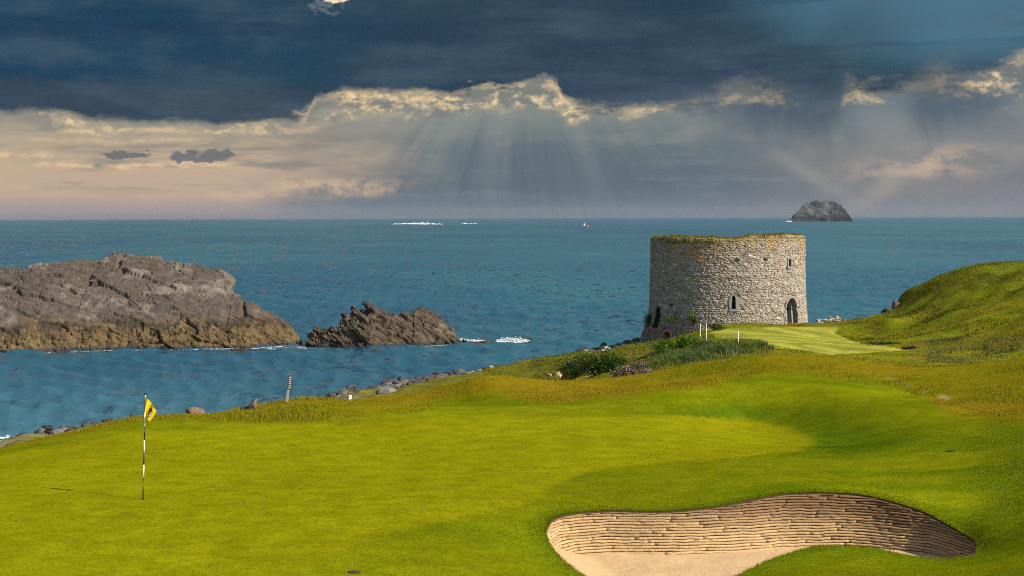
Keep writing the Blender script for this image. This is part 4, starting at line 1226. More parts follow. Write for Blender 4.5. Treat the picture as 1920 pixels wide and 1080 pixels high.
# ------------------------------------------------------------------ bunker
bl = thing('bunker', 'revetted sand bunker with stacked sod face cut into the mown grass', 'bunker', (5.0, 29.0, -0.72))
BO = np.array([5.0, 29.0, -0.72])
FLOORZ = -0.74
# one path along the revetted wall, from the left front round the back to the right end
wallp = np.vstack([front3[-24:-1], back3, front3[1:12]])
seg = np.r_[0, np.cumsum(np.hypot(*np.diff(wallp[:, :2], axis=0).T))]
WL = seg[-1]
def wp(s):
    return np.stack([np.interp(s, seg, wallp[:, k]) for k in range(3)], -1)
def wn(s):
    a_, b_ = wp(np.asarray(s) - .18), wp(np.asarray(s) + .18)
    t = b_[..., :2] - a_[..., :2]
    t = t / (np.linalg.norm(t, axis=-1, keepdims=True) + 1e-9)
    return np.stack([t[..., 1], -t[..., 0]], -1)      # into the hollow (the path runs left to right along the back)
rimz = lambda s: H(wp(s)[..., 0], wp(s)[..., 1])
def wall_pt(s, z, d):
    """d: out of the face towards the hollow"""
    p = wp(s); nn = wn(s); rz = rimz(s)
    ins = np.clip(rz - z, -.2, 3) * (.52 - .26 * sst(.42, .95, s / WL)) + d
    q = p[..., :2] + nn * ins[..., None]
    return np.stack([q[..., 0], q[..., 1], np.asarray(z) + 0 * ins], -1)
m, n, b = mat_new('sod')
g = n.node('ShaderNodeNewGeometry'); P_ = g.outputs['Position']
a = n.node('ShaderNodeAttribute'); a.attribute_name = 'tone'
x_, y_, z_ = n.sep(P_)
f = n.noise(P_, 3.0, 5.0, 0.65); f2 = n.noise(P_, 26.0, 4.0, 0.7)
fac = n.sstep(0.25, 0.75, f2, 0.70, 1.30)
c = n.mix(1.0, a.outputs['Color'], n.vec(fac, fac, fac), 'MULTIPLY')
n.l.new(c, b.inputs['Base Color'])
b.inputs['Roughness'].default_value = 1.0
bump(n, b, f2 * 0.7 + f * 0.3, 0.9, 0.025)
SOD = m
SOIL = plain('soil', (.055, .035, .02), 1.0, 0.0, .3, 10)
# soil behind the sods
sS = np.linspace(0, WL, 260); zq = np.linspace(0, 1, 8)
S_, Q_ = np.meshgrid(sS, zq, indexing='ij')
rz_ = rimz(S_); Zf = rz_ - .005 + (FLOORZ - .12 - rz_) * Q_
vp = wall_pt(S_, Zf, np.where(Q_ == 0, 0.0, -.02))
link('soil_bank', make_mesh('soil_bank', vp.reshape(-1, 3) - BO, grid_faces(260, 8)), SOIL, bl)
# sods laid in courses
rs = random.Random(5)
COURSE = .053
nsod = 0
zc = FLOORZ - .03
while zc < .30:
    s0 = rs.uniform(-.6, 0)
    while s0 < WL:
        L = rs.uniform(.6, 1.9) if zc > -.25 or rs.random() < .3 else rs.uniform(1.0, 2.8)
        e0, e1 = max(s0, 0), min(s0 + L, WL)
        s0 += L
        if e1 - e0 < .08: continue
        ns_ = max(5, int((e1 - e0) / .09))
        ss = np.linspace(e0 + .003, e1 - .003, ns_ + 1)
        rzz = rimz(ss)
        wob = .012 * vnoise(ss * 1.7, zc * 3, seed=201) + .01 * vnoise(ss * 6, zc * 9, seed=202)
        topz = np.minimum(zc + COURSE + wob, rzz - .035)
        botz = zc + wob
        if (topz - botz).max() < .014: continue
        topz = np.maximum(topz, botz + .004)
        ok_ = (rzz - .03) > botz
        if ok_.sum() < 3: continue
        i0, i1 = np.where(ok_)[0][[0, -1]]
        ss, topz, botz, rzz = ss[i0:i1 + 1], topz[i0:i1 + 1], botz[i0:i1 + 1], rzz[i0:i1 + 1]
        k = len(ss)
        o = rs.uniform(.011, .019)
        rr_ = np.array([rs.gauss(0, .008) for _ in range(k)])
        endp = np.minimum(np.arange(k), np.arange(k)[::-1]); er = np.where(endp == 0, -.006, 0.0)
        prof = [(botz + .004, np.full(k, -.06)), (botz + .006, o + rr_ - .008 + er), (botz + (topz - botz) * .45, o + .012 + rr_ + er), (topz - .006, o + .004 + rr_ * 1.4 + er), (topz, np.full(k, -.05))]
        v = np.stack([wall_pt(ss, a_, b_) for a_, b_ in prof], 1)
        v = v.reshape(-1, 3)
        fq = [grid_faces(k, 5)]
        caps = np.array([[0, 1, 2, 3], [(k - 1) * 5 + 3, (k - 1) * 5 + 2, (k - 1) * 5 + 1, (k - 1) * 5]])
        fq.append(caps)
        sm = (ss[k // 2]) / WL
        brown_mix = float(sst(-.55, .15, zc + .60 * (sm - .45) + rs.uniform(-.10, .10)))  # bare earth shows higher up; also browner towards the right end
        base = np.array([.37, .25, .125]) * (1 - brown_mix) + np.array([.165, .098, .048]) * brown_mix
        if rs.random() < .08: base = base * .82
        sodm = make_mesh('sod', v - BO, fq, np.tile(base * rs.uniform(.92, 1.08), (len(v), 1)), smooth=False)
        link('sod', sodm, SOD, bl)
        nsod += 1
    zc += COURSE * .97
# the sand
bx = np.arange(RIM[:, 0].min() - .1, RIM[:, 0].max() + .1, .06); by = np.arange(RIM[:, 1].min() - .1, RIM[:, 1].max() + .1, .06)
BX, BY = np.meshgrid(bx, by, indexing='ij')
x_, y_ = BX.ravel().copy(), BY.ravel().copy()
d, qx, qy = poly_dist(RIM[:, :2], x_, y_)
sn = d < .045; x_[sn] = qx[sn]; y_[sn] = qy[sn]
df, fx_, fy_ = poly_dist(front3[10:-22], x_, y_, closed=False)
lipz = H(x_, y_)
flo = FLOORZ + .03 * fbm(x_ * 1.2, y_ * 1.2, seed=211) + .012 * fbm(x_ * 6, y_ * 6, seed=212)
dl, _, _ = poly_dist(front3[-24:-1], x_, y_, closed=False)
sz_ = flo + np.maximum(sst(.55, 0, df) * np.clip(lipz - .04 - flo, 0, 1), sst(1.1, 0, dl) * np.clip(lipz - .05 - flo, 0, .30))
fc = grid_faces(len(bx), len(by))
ins = poly_in(RIM[:, :2], x_[fc].mean(1), y_[fc].mean(1))
m, n, b = mat_new('sand')
g = n.node('ShaderNodeNewGeometry'); P_ = g.outputs['Position']
f = n.noise(P_, 2.0, 5.0, 0.6); f2 = n.noise(P_, 60.0, 3.0, 0.7); f3 = n.noise(P_, 13.0, 3.0, 0.6)
c = n.mix(n.sstep(.3, .7, f * .6 + f2 * .4), (.39, .25, .125), (.47, .32, .17))
n.l.new(c, b.inputs['Base Color']); b.inputs['Roughness'].default_value = 1.0
bump(n, b, f3 * 0.8 + f2 * .3, 0.7, 0.03)
SAND = m
link('sand', make_mesh('sand', np.c_[x_, y_, sz_] - BO, fc[ins], smooth=True), SAND, bl)
# clods and tufts that stick out of the face
rs = random.Random(9)
mbl = MB()

# ------------------------------------------------------------------ grasses (blades)
def blades(name, root, hgt, wid, lean, cols, mat, bend=.35, **props):
    """root (n,3); every blade a bent two-piece leaf"""
    nb_ = len(root)
    an = RNG.uniform(0, 2 * np.pi, nb_)
    side = np.c_[np.cos(an), np.sin(an), np.zeros(nb_)] * (wid / 2)[:, None]
    mid = root + np.c_[lean[:, 0] * .35, lean[:, 1] * .35, np.ones(nb_)] * (hgt * .55)[:, None]
    tip = root + np.c_[lean[:, 0], lean[:, 1], np.full(nb_, 1.0) - bend * np.hypot(lean[:, 0], lean[:, 1])] * hgt[:, None]
    v = np.empty((nb_, 5, 3))
    v[:, 0] = root - side; v[:, 1] = root + side; v[:, 2] = mid + side * .75; v[:, 3] = mid - side * .75; v[:, 4] = tip
    base = (np.arange(nb_) * 5)[:, None]
    f4 = base + np.array([0, 1, 2, 3]); f3 = base + np.array([3, 2, 4])
    me = make_mesh(name, v.reshape(-1, 3), [f4, f3], np.repeat(cols, 5, 0))
    return link(name, me, mat, kind='stuff', **props)
GRASS = tone_mat('grass_blade', 2.0, .12, .75, None, .25)
def scatter(x0, x1, y0, y1, n_, accept):
    x = RNG.uniform(x0, x1, n_); y = RNG.uniform(y0, y1, n_)
    h = H(x, y); z_ = zones(x, y, h); z_['h'] = h
    k = RNG.random(n_) < accept(x, y, h, z_)
    kk = {a_: (q[k] if hasattr(q, '__len__') else q) for a_, q in z_.items()}
    return np.c_[x, y, h][k], kk
def jit(c, s=.25):
    c = np.asarray(c, float) * (1 + s * (RNG.random((len(c), 1)) - .5) * 2)
    return c * (1 + .10 * (RNG.random(c.shape) - .5) * 2)
inview = lambda z_: ((z_['px'] > -60) & (z_['px'] < 1980)).astype(float)
# brown fescue on the bank and the rough on its right
r, z_ = scatter(-20, 26, 44, 72, 520000, lambda x, y, h, z_: np.clip(z_['rough'], 0, 1) * inview(z_) * (.35 + .65 * sst(-.3, .3, z_['n1'])))
fc_ = mixc(np.tile(np.array((.185, .136, .006)), (len(r), 1)), (.145, .138, .004), sst(-.15, .45, z_['n2'] + .6 * z_['n1']))
fc_ = mixc(fc_, (.22, .155, .025), (RNG.random(len(r)) < .25).astype(float) * .7)
tall = .035 + .05 * sst(-.2, .5, z_['n1']) 
tall = tall * (1 + 1.2 * sst(700, 560, z_['px']) * sst(380, 470, z_['px']))
blades('fescue_grass', r, tall * RNG.uniform(.5, 1.3, len(r)), np.full(len(r), .011), RNG.normal([-.25, .1], .35, (len(r), 2)), jit(fc_), GRASS)
# long grass round the bunker's edge
ns_ = 26000
t = RNG.random(ns_) * len(RIM); i0 = t.astype(int); fr = (t - i0)[:, None]
rp = RIM[i0 % len(RIM)] * (1 - fr) + RIM[(i0 + 1) % len(RIM)] * fr
cen = RIM[:, :2].mean(0)
tg = RIM[(i0 + 1) % len(RIM), :2] - RIM[i0 % len(RIM), :2]; tg /= np.linalg.norm(tg, axis=1, keepdims=True) + 1e-9
out = np.c_[-tg[:, 1], tg[:, 0]]
probe = poly_in(RIM[:, :2], rp[:, 0] + out[:, 0] * .05, rp[:, 1] + out[:, 1] * .05)
out[probe] *= -1
dist = RNG.random(ns_) ** 1.6 * .35
rp2 = rp[:, :2] + out * (dist - .012)[:, None]
hh = H(rp2[:, 0], rp2[:, 1])
lean = -out * (.5 * np.exp(-dist / .05))[:, None] + RNG.normal(0, .3, (ns_, 2))
cl = mixc(np.tile(np.array((.125, .155, .004)), (ns_, 1)), (.19, .16, .010), (RNG.random(ns_) < .3).astype(float) * .7)
blades('bunker_fringe_grass', np.c_[rp2, hh - .006], .022 + .045 * RNG.random(ns_) * np.exp(-dist / .15), np.full(ns_, .006), lean, jit(cl), GRASS)
# short turf close to the camera
r, z_ = scatter(-9.5, 11.5, 23.5, 41, 300000, lambda x, y, h, z_: inview(z_) * (z_['py'] < 1100) * (.35 + .65 * sst(-.2, .4, z_['n1'])) * (1 - .45 * z_['green']))
ins = poly_in(RIM[:, :2], r[:, 0], r[:, 1])
r = r[~ins]; z_ = {a_: q[~ins] for a_, q in z_.items()}
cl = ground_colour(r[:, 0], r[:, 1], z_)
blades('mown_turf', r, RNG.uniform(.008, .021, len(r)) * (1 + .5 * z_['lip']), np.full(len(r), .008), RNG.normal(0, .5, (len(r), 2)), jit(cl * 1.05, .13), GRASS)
# dark rough at the right edge of the frame
r, z_ = scatter(7, 16, 28, 50, 120000, lambda x, y, h, z_: z_['rside'] * inview(z_))
blades('rough_grass', r, RNG.uniform(.02, .06, len(r)), np.full(len(r), .008), RNG.normal([-.2, 0], .4, (len(r), 2)), jit(mixc(np.tile(np.array((.092, .125, .004)), (len(r), 1)), (.15, .14, .006), sst(-.1, .5, z_['n1']))), GRASS)
# rough beyond the bank: slopes, hill and cliff top
def acc(x, y, h, z_):
    return z_['far'] * (1 - z_['tee']) * (1 - z_['rock']) * inview(z_) * (h > -6.8) * (.25 + .75 * sst(-.25, .35, z_['n1'])) * (np.hypot(x - TC[0], y - TC[1]) > 6.7)
r, z_ = scatter(-2, 54, 66, 134, 470000, acc)
cl = mixc(np.tile(np.array((.115, .128, .006)), (len(r), 1)), (.17, .135, .010), sst(-.2, .5, z_['n1'] * .7 + z_['n2'] * .8))
cl = mixc(cl, (.062, .074, .008), z_['hill'] * sst(.3, -.3, z_['n1'] + z_['n2']) * .8)
cl = mixc(cl, (.10, .060, .025), z_['hill'] * (RNG.random(len(r)) < .12))
hp_ = fbm(r[:, 0] / 2.6, r[:, 1] / 3.4, seed=91, oct=4)
cl = mixc(cl, (.030, .036, .008), (r[:, 0] > 23) * sst(.12, .36, hp_) * .8)
cl = mixc(cl, (.16, .165, .012), (r[:, 0] > 22) * sst(-.1, -.4, hp_) * .6)
cl = mixc(cl, (.085, .105, .035), ((z_['py'] > 630) & (z_['px'] > 1700)).astype(float) * .55)
cl = mixc(cl, (.060, .085, .014), ((z_['px'] > 1230) & (z_['px'] < 1460) & (z_['D'] < 112) if 'D' in z_ else np.zeros(len(r), bool)).astype(float))
marr = ((z_['px'] > 1215) & (z_['px'] < 1450) & (r[:, 1] < 109)).astype(float)
cl = mixc(cl, (.055, .080, .022), marr * .6)
hg = .09 + .11 * sst(-.1, .5, z_['n1']) + .22 * marr * RNG.random(len(r))
hg = np.where((z_['px'] > 1440) & (z_['px'] < 1740) & (r[:, 1] < 100), .06, hg)
blades('headland_grass', r, hg * RNG.uniform(.5, 1.3, len(r)), np.full(len(r), .03), RNG.normal([-.3, .1], .35, (len(r), 2)), jit(cl, .3), GRASS)
# tussocks on the tower's wall head
ns_ = 9000
A_ = RNG.uniform(-math.pi, math.pi, ns_); q = RNG.random(ns_)
rd_ = 4.95 + (tR(A_, 3.9) - .06 - 4.95) * q
hz_ = top_h(A_) + .02 + .06 * np.sin(q * math.pi)
cl = mixc(np.tile(np.array((.14, .105, .02)), (ns_, 1)), (.08, .095, .012), sst(-.1, .4, vnoise(A_ * 6, q * 2, seed=80)))
o = blades('turf_grass', np.c_[rd_ * np.sin(A_), -rd_ * np.cos(A_), hz_ - GZ], RNG.uniform(.05, .20, ns_), np.full(ns_, .025), RNG.normal(0, .4, (ns_, 2)), jit(cl, .3), GRASS)
o.parent = tower

# ------------------------------------------------------------------ shrubs and leafy growth
LEAF = tone_mat('leaf', 2.0, .15, .55, None, .2)
def leafy(name, label, cat, c, rad, nleaf, size, cols, hang=0.0, group=None, flowers=None, seed=0):
    """a bush: woody stems under a cloud of single leaves thrown out in clumps"""
    rg = np.random.default_rng(300 + seed)
    c = np.array(c, float); rad = np.array(rad, float)
    t = thing(name, label, cat, tuple(c), group)
    ncl = max(5, nleaf // 60)
    cd = rg.normal(size=(ncl, 3)); cd /= np.linalg.norm(cd, axis=1, keepdims=True); cd[:, 2] = np.abs(cd[:, 2]) - .15
    cp = cd * rad * rg.uniform(.45, 1.0, (ncl, 1)) 
    ci = rg.integers(0, ncl, nleaf)
    p = cp[ci] + rg.normal(size=(nleaf, 3)) * rad * .20
    p[:, 2] = np.maximum(p[:, 2], -rad[2] * .25 + .02)
    nr = p / rad + rg.normal(size=(nleaf, 3)) * .6; nr /= np.linalg.norm(nr, axis=1, keepdims=True)
    a_ = np.cross(nr, rg.normal(size=(nleaf, 3))); a_ /= np.linalg.norm(a_, axis=1, keepdims=True); b_ = np.cross(nr, a_)
    s = size * rg.uniform(.6, 1.3, (nleaf, 1))
    v = np.stack([p - a_ * s, p + b_ * s * .45, p + a_ * s, p - b_ * s * .45], 1).reshape(-1, 3)
    cc = np.array(cols)[rg.integers(0, len(cols), ncl)][ci] * rg.uniform(.75, 1.3, (nleaf, 1))
    link('foliage', make_mesh('foliage', v, np.arange(nleaf * 4).reshape(-1, 4), np.repeat(cc, 4, 0)), LEAF, t, kind='stuff')
    mb_ = MB()
    for k in range(min(7, ncl)):
        q = cp[k]
        mb_.tube([(q[0] * .12, q[1] * .12, -rad[2] * .3), tuple(q * .5 + np.array([0, 0, .04])), tuple(q * .95)], [.03, .02, .008], 5)
    mb_.build('stem', BARK, t)
    if flowers:
        nf, fs, fcol = flowers
        d = rg.normal(size=(nf, 3)); d /= np.linalg.norm(d, axis=1, keepdims=True); d[:, 2] = np.abs(d[:, 2]) * .9; d[:, 1] = -np.abs(d[:, 1])
        q = d * rad * rg.uniform(.8, 1.15, (nf, 1))
        oc = np.array([(1, 0, 0), (-1, 0, 0), (0, 1, 0), (0, -1, 0), (0, 0, 1), (0, 0, -1)], float)
        ff = np.array([(0, 2, 4), (2, 1, 4), (1, 3, 4), (3, 0, 4), (2, 0, 5), (1, 2, 5), (3, 1, 5), (0, 3, 5)])
        vv = (q[:, None, :] + oc[None] * (fs * rg.uniform(.6, 1.2, (nf, 1, 1)))).reshape(-1, 3)
        fa = (np.arange(nf)[:, None, None] * 6 + ff[None]).reshape(-1, 3)
        fcc = np.array(fcol) * rg.uniform(.7, 1.25, (nf, 1))
        link('flower_heads', make_mesh('flower_heads', vv, fa, np.repeat(fcc, 6, 0)), LEAF, t, kind='stuff')
    return t
BARK = plain('bark', (.07, .05, .035), .95, .1, .3, 12)
def gp(px, py, D, up_=0.0):
    p = at(px, py, D); return (p[0], p[1], float(H(p[0], p[1])) + up_)
def on_ground(px, D, up_=0.0):
    x = (px - 960) / FPX * D; return (x, D, float(H(x, D)) + up_)
BR, MID, DK, OL = (.085, .155, .010), (.042, .078, .010), (.016, .034, .008), (.075, .078, .018)
leafy('leafy_bush', 'bright green broad leaved bush below the brick arch of the tower', 'bush', ground_hit(1289, 653) + np.array([0, 0, .25]), (.85, .7, .7), 1500, .075, [BR, BR, MID], seed=1)
leafy('leafy_bush', 'small dark green bush against the tower wall beside the white stakes', 'bush', ground_hit(1340, 619) + np.array([0, -.3, .15]), (.75, .5, .42), 900, .06, [MID, DK, OL], seed=2)
leafy('leafy_bush', 'low bright green bush in the grass slope under the tower', 'bush', ground_hit(1252, 660) + np.array([0, 0, .2]), (1.0, .8, .7), 1100, .07, [BR, MID, MID], seed=3)
leafy('creeping_ivy', 'green ivy creeping over the foot of the tower above the brick arch', 'ivy', tP([-.80 * 6.6], [-2.9], [.05])[0], (1.25, .45, .55), 800, .06, [MID, OL, BR], seed=4)
leafy('creeping_ivy', 'dark ivy tuft hanging at the left corner of the tower by the breach', 'ivy', tP([-1.42 * 6.6], [-3.6], [.0])[0], (.5, .6, 1.15), 900, .06, [DK, DK, MID], seed=5)
leafy('creeping_ivy', 'single yellow green plant rooted high in the tower wall', 'plant', tP([-.88 * 6.6], [-1.75], [.04])[0], (.26, .18, .24), 160, .055, [BR], seed=6)
leafy('creeping_ivy', 'leafy ivy column standing against the tower near the nearest stakes', 'ivy', tP([-.56 * 6.6], [-3.0], [.08])[0], (.42, .3, .85), 600, .06, [MID, BR, DK], seed=7)
PINK = (.27, .15, .21)
leafy('thrift_clump', 'large clump of pink sea thrift at the right of the gully', 'flowers', ground_hit(1194, 699) + np.array([0, 0, .1]), (.72, .5, .5), 900, .045, [MID, OL, DK], flowers=(90, .034, PINK), seed=8)
leafy('thrift_clump', 'lower clump of pink sea thrift left of the large clump', 'flowers', ground_hit(1170, 707) + np.array([0, 0, .1]), (.6, .5, .4), 800, .045, [MID, OL, DK], flowers=(70, .034, PINK), seed=9)
leafy('thrift_clump', 'pale pink thrift clump on the far left side of the gully', 'flowers', ground_hit(1071, 688), (.55, .4, .36), 600, .05, [MID, DK], flowers=(24, .034, (.34, .28, .29)), seed=10)
leafy('thrift_clump', 'tiny pink thrift clump lowest on the right above the brown bank', 'flowers', ground_hit(1211, 702), (.26, .22, .2), 260, .04, [OL, MID], flowers=(50, .032, PINK), seed=11)
leafy('gorse_bush', 'wide dark green gorse bush hanging over the gully face', 'bush', ground_hit(1122, 704) + np.array([0, 0, .3]), (1.6, .9, 1.0), 3600, .06, [MID, DK, DK, OL], seed=12)
leafy('gorse_bush', 'dark gorse bush right of the wide one beside the black hollow', 'bush', ground_hit(1152, 694) + np.array([0, 0, .2]), (.8, .8, .8), 1600, .06, [DK, DK, MID], seed=13)
leafy('gorse_bush', 'dark leafy bush on the left side of the gully under pale thrift', 'bush', ground_hit(1078, 702), (.8, .7, .75), 1400, .06, [MID, DK, DK], seed=14)
leafy('low_shrub', 'dark low shrub at the tip of the striped tee lawn', 'bush', ground_hit(1706, 655), (.5, .4, .2), 420, .045, [DK, (.05, .03, .015)], seed=15)
leafy('low_shrub', 'line of dark green low shrub along the upper edge of the tee lawn', 'bush', ground_hit(1655, 646), (1.5, .5, .2), 900, .05, [MID, DK], seed=16)
# ferny undergrowth of the cliff top: nobody could count it
r, z_ = scatter(1.5, 14, 88, 133, 15000, lambda x, y, h, z_: (h > -6.6) * sst(1285, 1250, z_['px']) * (z_['px'] > 930) * (.3 + .7 * sst(-.2, .4, z_['n1'])) * (np.hypot(x - TC[0], y - TC[1]) > 6.6))
nl = len(r) * 5
p = np.repeat(r, 5, 0) + RNG.normal(0, 1, (nl, 3)) * np.array([.12, .12, .06]) + np.array([0, 0, .07])
nr = RNG.normal(0, .7, (nl, 3)) + np.array([0, -.2, 1.0]); nr /= np.linalg.norm(nr, axis=1, keepdims=True)
a_ = np.cross(nr, RNG.normal(size=(nl, 3))); a_ /= np.linalg.norm(a_, axis=1, keepdims=True); b_ = np.cross(nr, a_)
s = RNG.uniform(.03, .085, (nl, 1))
v = np.stack([p - a_ * s, p + b_ * s * .5, p + a_ * s, p - b_ * s * .5], 1).reshape(-1, 3)
pal = np.array([OL, MID, (.11, .085, .03), BR, (.06, .075, .02)])
cc = pal[RNG.integers(0, 5, len(r))].repeat(5, 0) * RNG.uniform(.7, 1.3, (nl, 1))
link('cliff_undergrowth', make_mesh('cliff_undergrowth', v, np.arange(nl * 4).reshape(-1, 4), np.repeat(cc, 4, 0)), LEAF, kind='stuff')
# marram tussocks below the tee
r0, z0_ = [], []
rg = np.random.default_rng(77)
tus = []
for px, py, rad_, nn in [(1300, 676, 1.1, 900), (1330, 668, 1.1, 1000), (1355, 663, 1.0, 1000), (1380, 660, .8, 900), (1415, 655, .9, 900), (1432, 654, .7, 500), (1280, 672, 1.0, 800), (1255, 680, .9, 700), (1312, 655, .9, 800), (1285, 684, .9, 800), (1235, 690, .8, 600), (1262, 668, 1.0, 800), (1345, 650, .9, 700), (1218, 698, .6, 350), (1320, 680, .9, 700)]:
    hp = ground_hit(px, py); x0, y0 = hp[0], hp[1]
    q = rg.normal(0, .42, (nn, 2)) * rad_ + np.array([x0, y0])
    tus.append(q)
q = np.vstack(tus)
rt_ = np.c_[q, H(q[:, 0], q[:, 1]) - .02]
cl = mixc(np.tile(np.array((.046, .082, .016)), (len(q), 1)), (.15, .15, .07), (rg.random(len(q)) < .22).astype(float))
blades('marram_grass', rt_, rg.uniform(.20, .58, len(q)) * (.65 + .7 * sst(-.3, .3, vnoise(q[:, 0] * .9, q[:, 1] * .5, seed=92))), np.full(len(q), .024), rg.normal([-.45, 0], .32, (len(q), 2)), jit(cl, .3), GRASS, .5)

# ------------------------------------------------------------------ flagstick
WHITE = plain('white_paint', (.66, .65, .61), .45, .4, .05, 30)
BLACK = plain('black_paint', (.012, .012, .014), .4, .4, .1, 30)
FB = np.array(atz(268, 936, 0.0)); FB[2] = float(H(FB[0], FB[1]))
fsx = thing('flagstick', 'black and white banded golf flagstick standing in the hole on the green', 'flagstick', tuple(FB))
ytop, ybase = 735.0, 936.0
Hf = (ybase - ytop) / FPX * FB[1]
tilt = .078 / Hf                                # leans a touch to the right
def fp(k): return (tilt * Hf * k, 0, Hf * k)
marks = [936, 895, 870, 847, 823, 799, 772, 748, 735]
for i in range(8):
    k0, k1 = (ybase - marks[i]) / (ybase - ytop), (ybase - marks[i + 1]) / (ybase - ytop)
    mb = MB(); r_ = .0125 + .0006 * (i % 2)
    mb.tube([fp(k0 - (.08 if i == 0 else 0)), fp(k1)], r_, 12)
    mb.build('pole_band', BLACK if i % 2 == 0 else WHITE, fsx, True)
mb = MB(); k7 = 1.0
mb.tube([fp(.985), fp(1.0), fp(1.012)], [.017, .019, .008], 12); mb.build('pole_cap', BLACK, fsx, True)
mb = MB(); mb.tube([(0, 0, .001), (0, 0, .004)], .054, 24); mb.build('hole_rim', BLACK, fsx)
FM, fn, fb_ = mat_new('flag_cloth')
g = fn.node('ShaderNodeNewGeometry')
fn.put(fb_.inputs['Base Color'], fn.mix(fn.noise(g.outputs['Position'], 30, 3, .6), (.78, .52, .005), (.85, .60, .01)))
fb_.inputs['Roughness'].default_value = .7
tr_ = fn.node('ShaderNodeBsdfTranslucent'); tr_.inputs[0].default_value = (.85, .55, .01, 1)
mx = fn.node('ShaderNodeMixShader'); mx.inputs[0].default_value = .3
fo_ = [x for x in fn.n if x.type == 'OUTPUT_MATERIAL'][0]
fn.l.new(fb_.outputs[0], mx.inputs[1]); fn.l.new(tr_.outputs[0], mx.inputs[2]); fn.l.new(mx.outputs[0], fo_.inputs[0])
pxm = FB[1] / FPX                               # metres per pixel here
def flagP(u, v):
    """u: hoist to fly, v: top to bottom of the hoist; the limp cloth falls in folds"""
    u = np.asarray(u, float); v = np.asarray(v, float)
    k = 1 - (740 + 33 * v - 735) / 201.0
    hx = tilt * Hf * k; hz = Hf * k
    dx_ = u * (21.0 * (1 - v) + 9.5 * v) + 2.2 * np.sin(u * math.pi) * (1 - v) + 3.0 * v * np.sin(u * math.pi * 2.0) * -1.0 * (1 - u)
    dz_ = u * (29.0 * (1 - v) + 17.0 * v)
    fold = np.sin(u * 11.0 + 1.2 * v)
    x = hx + dx_ * pxm * 1.05 + .006 * fold * u
    y = -.055 * fold * sst(0, .2, u) * (.6 + .4 * v) - .016 - .05 * u
    z = hz - dz_ * pxm + .004 * np.sin(u * 16 + 3 * v) * u
    return np.stack([x, y, z], -1)
U_, V_ = np.meshgrid(np.linspace(0, 1, 44), np.linspace(0, 1, 26), indexing='ij')
flag = link('flag', make_mesh('flag', flagP(U_, V_).reshape(-1, 3), grid_faces(44, 26), smooth=True), FM, fsx)
def patch(name, u0, v0, ru, rv, col, off, k0=0.0, k1=2 * math.pi):
    a_ = np.linspace(k0, k1, 25)
    P0 = flagP(np.array([u0]), np.array([v0])); 
    U2 = np.concatenate([[u0], u0 + ru * np.cos(a_)]); V2 = np.concatenate([[v0], v0 + rv * np.sin(a_)])
    q = flagP(U2, V2)
    e = 1e-3
    tu = flagP(U2 + e, V2) - flagP(U2 - e, V2); tv_ = flagP(U2, V2 + e) - flagP(U2, V2 - e)
    nn = np.cross(tu, tv_); nn /= np.linalg.norm(nn, axis=1, keepdims=True) + 1e-9
    nn *= np.where(nn[:, 1:2] > 0, -1, 1)
    q = q + nn * off
    me = bpy.data.meshes.new(name); me.from_pydata([tuple(p) for p in q], [], [(0, i, i + 1) for i in range(1, 25)]); me.update()
    return link(name, me, col, flag)
patch('crest', .60, .52, .19, .30, BLACK, .003)
patch('crest_mark', .60, .44, .12, .16, plain('crest_green', (.01, .09, .035), .7), .005)
patch('crest_mark', .62, .62, .11, .11, plain('crest_grey', (.30, .31, .32), .7), .0055)

# ------------------------------------------------------------------ white stakes on the tee
for px, py0, py1, D, lab in [(1325, 608, 637, 103.0, 'tallest thin white stake at the edge of the tee grass below the tower'), (1313.5, 607, 621, 119.0, 'short white stake close to the tower wall left of the tall one'), (1385, 621, 645, 92.0, 'thin white stake on its own in front of the tee lawn')]:
    p = on_ground(px, D)
    ph = (py1 - py0) / FPX * D
    zt = at(px, py0, D)[2]
    t = thing('white_stake', lab, 'stake', p, 'white stakes on the tee')
    L = max(zt - p[2], .4)
    mb = MB(); mb.tube([(0, 0, -.2), (0, 0, L - .03)], .026, 10); mb.build('shaft', WHITE, t)
    mb = MB(); mb.tube([(0, 0, L - .03), (0, 0, L), (0, 0, L + .02)], [.026, .024, .01], 10); mb.build('tip', WHITE, t)
p = on_ground(655, 52.6)
t = thing('white_stake', 'tiny white marker stub at the top of the bank before grey shore rocks', 'stake', p)
mb = MB(); mb.box((0, 0, .02), (.085, .085, .28)); mb.build('shaft', WHITE, t)
mb = MB(); mb.box((0, 0, .17), (.095, .095, .025)); mb.build('tip', WHITE, t)

# ------------------------------------------------------------------ weathered post with its board
WOOD = plain('weathered_wood', (.26, .23, .20), .9, .15, .35, 14)
DWOOD = plain('dark_wood', (.07, .062, .058), .9, .15, .3, 14)
p = on_ground(536, 52.3)
t = thing('marker_post', 'leaning weathered grey post with a striped board on the grassy bank', 'post', p)
zt = at(540, 703, 52.3)[2] - p[2]
mb = MB(); mb.box((.02, 0, zt * .25), (.075, .075, zt * .62 + .2), Matrix.Rotation(math.radians(8), 3, 'Y')); mb.build('post', WOOD, t)
bd = MB(); bd.box((.075, -.02, zt * .73), (.11, .05, zt * .54), Matrix.Rotation(math.radians(5), 3, 'Y')); board = bd.build('board', DWOOD, t)
for i in range(6):
    mb = MB(); mb.box((.098 + .006 * (i - 2), -.048, zt * (.53 + .078 * i)), (.075, .012, .022), Matrix.Rotation(math.radians(-24), 3, 'Y')); mb.build('stripe', plain('stripe_paint', (.55, .53, .5), .8) if i == 0 else bpy.data.materials['stripe_paint'], board)
mb = MB(); mb.box((.055, .012, zt * .73), (.05, .03, zt * .58), Matrix.Rotation(math.radians(5), 3, 'Y')); mb.build('edge_strip', WOOD, t)

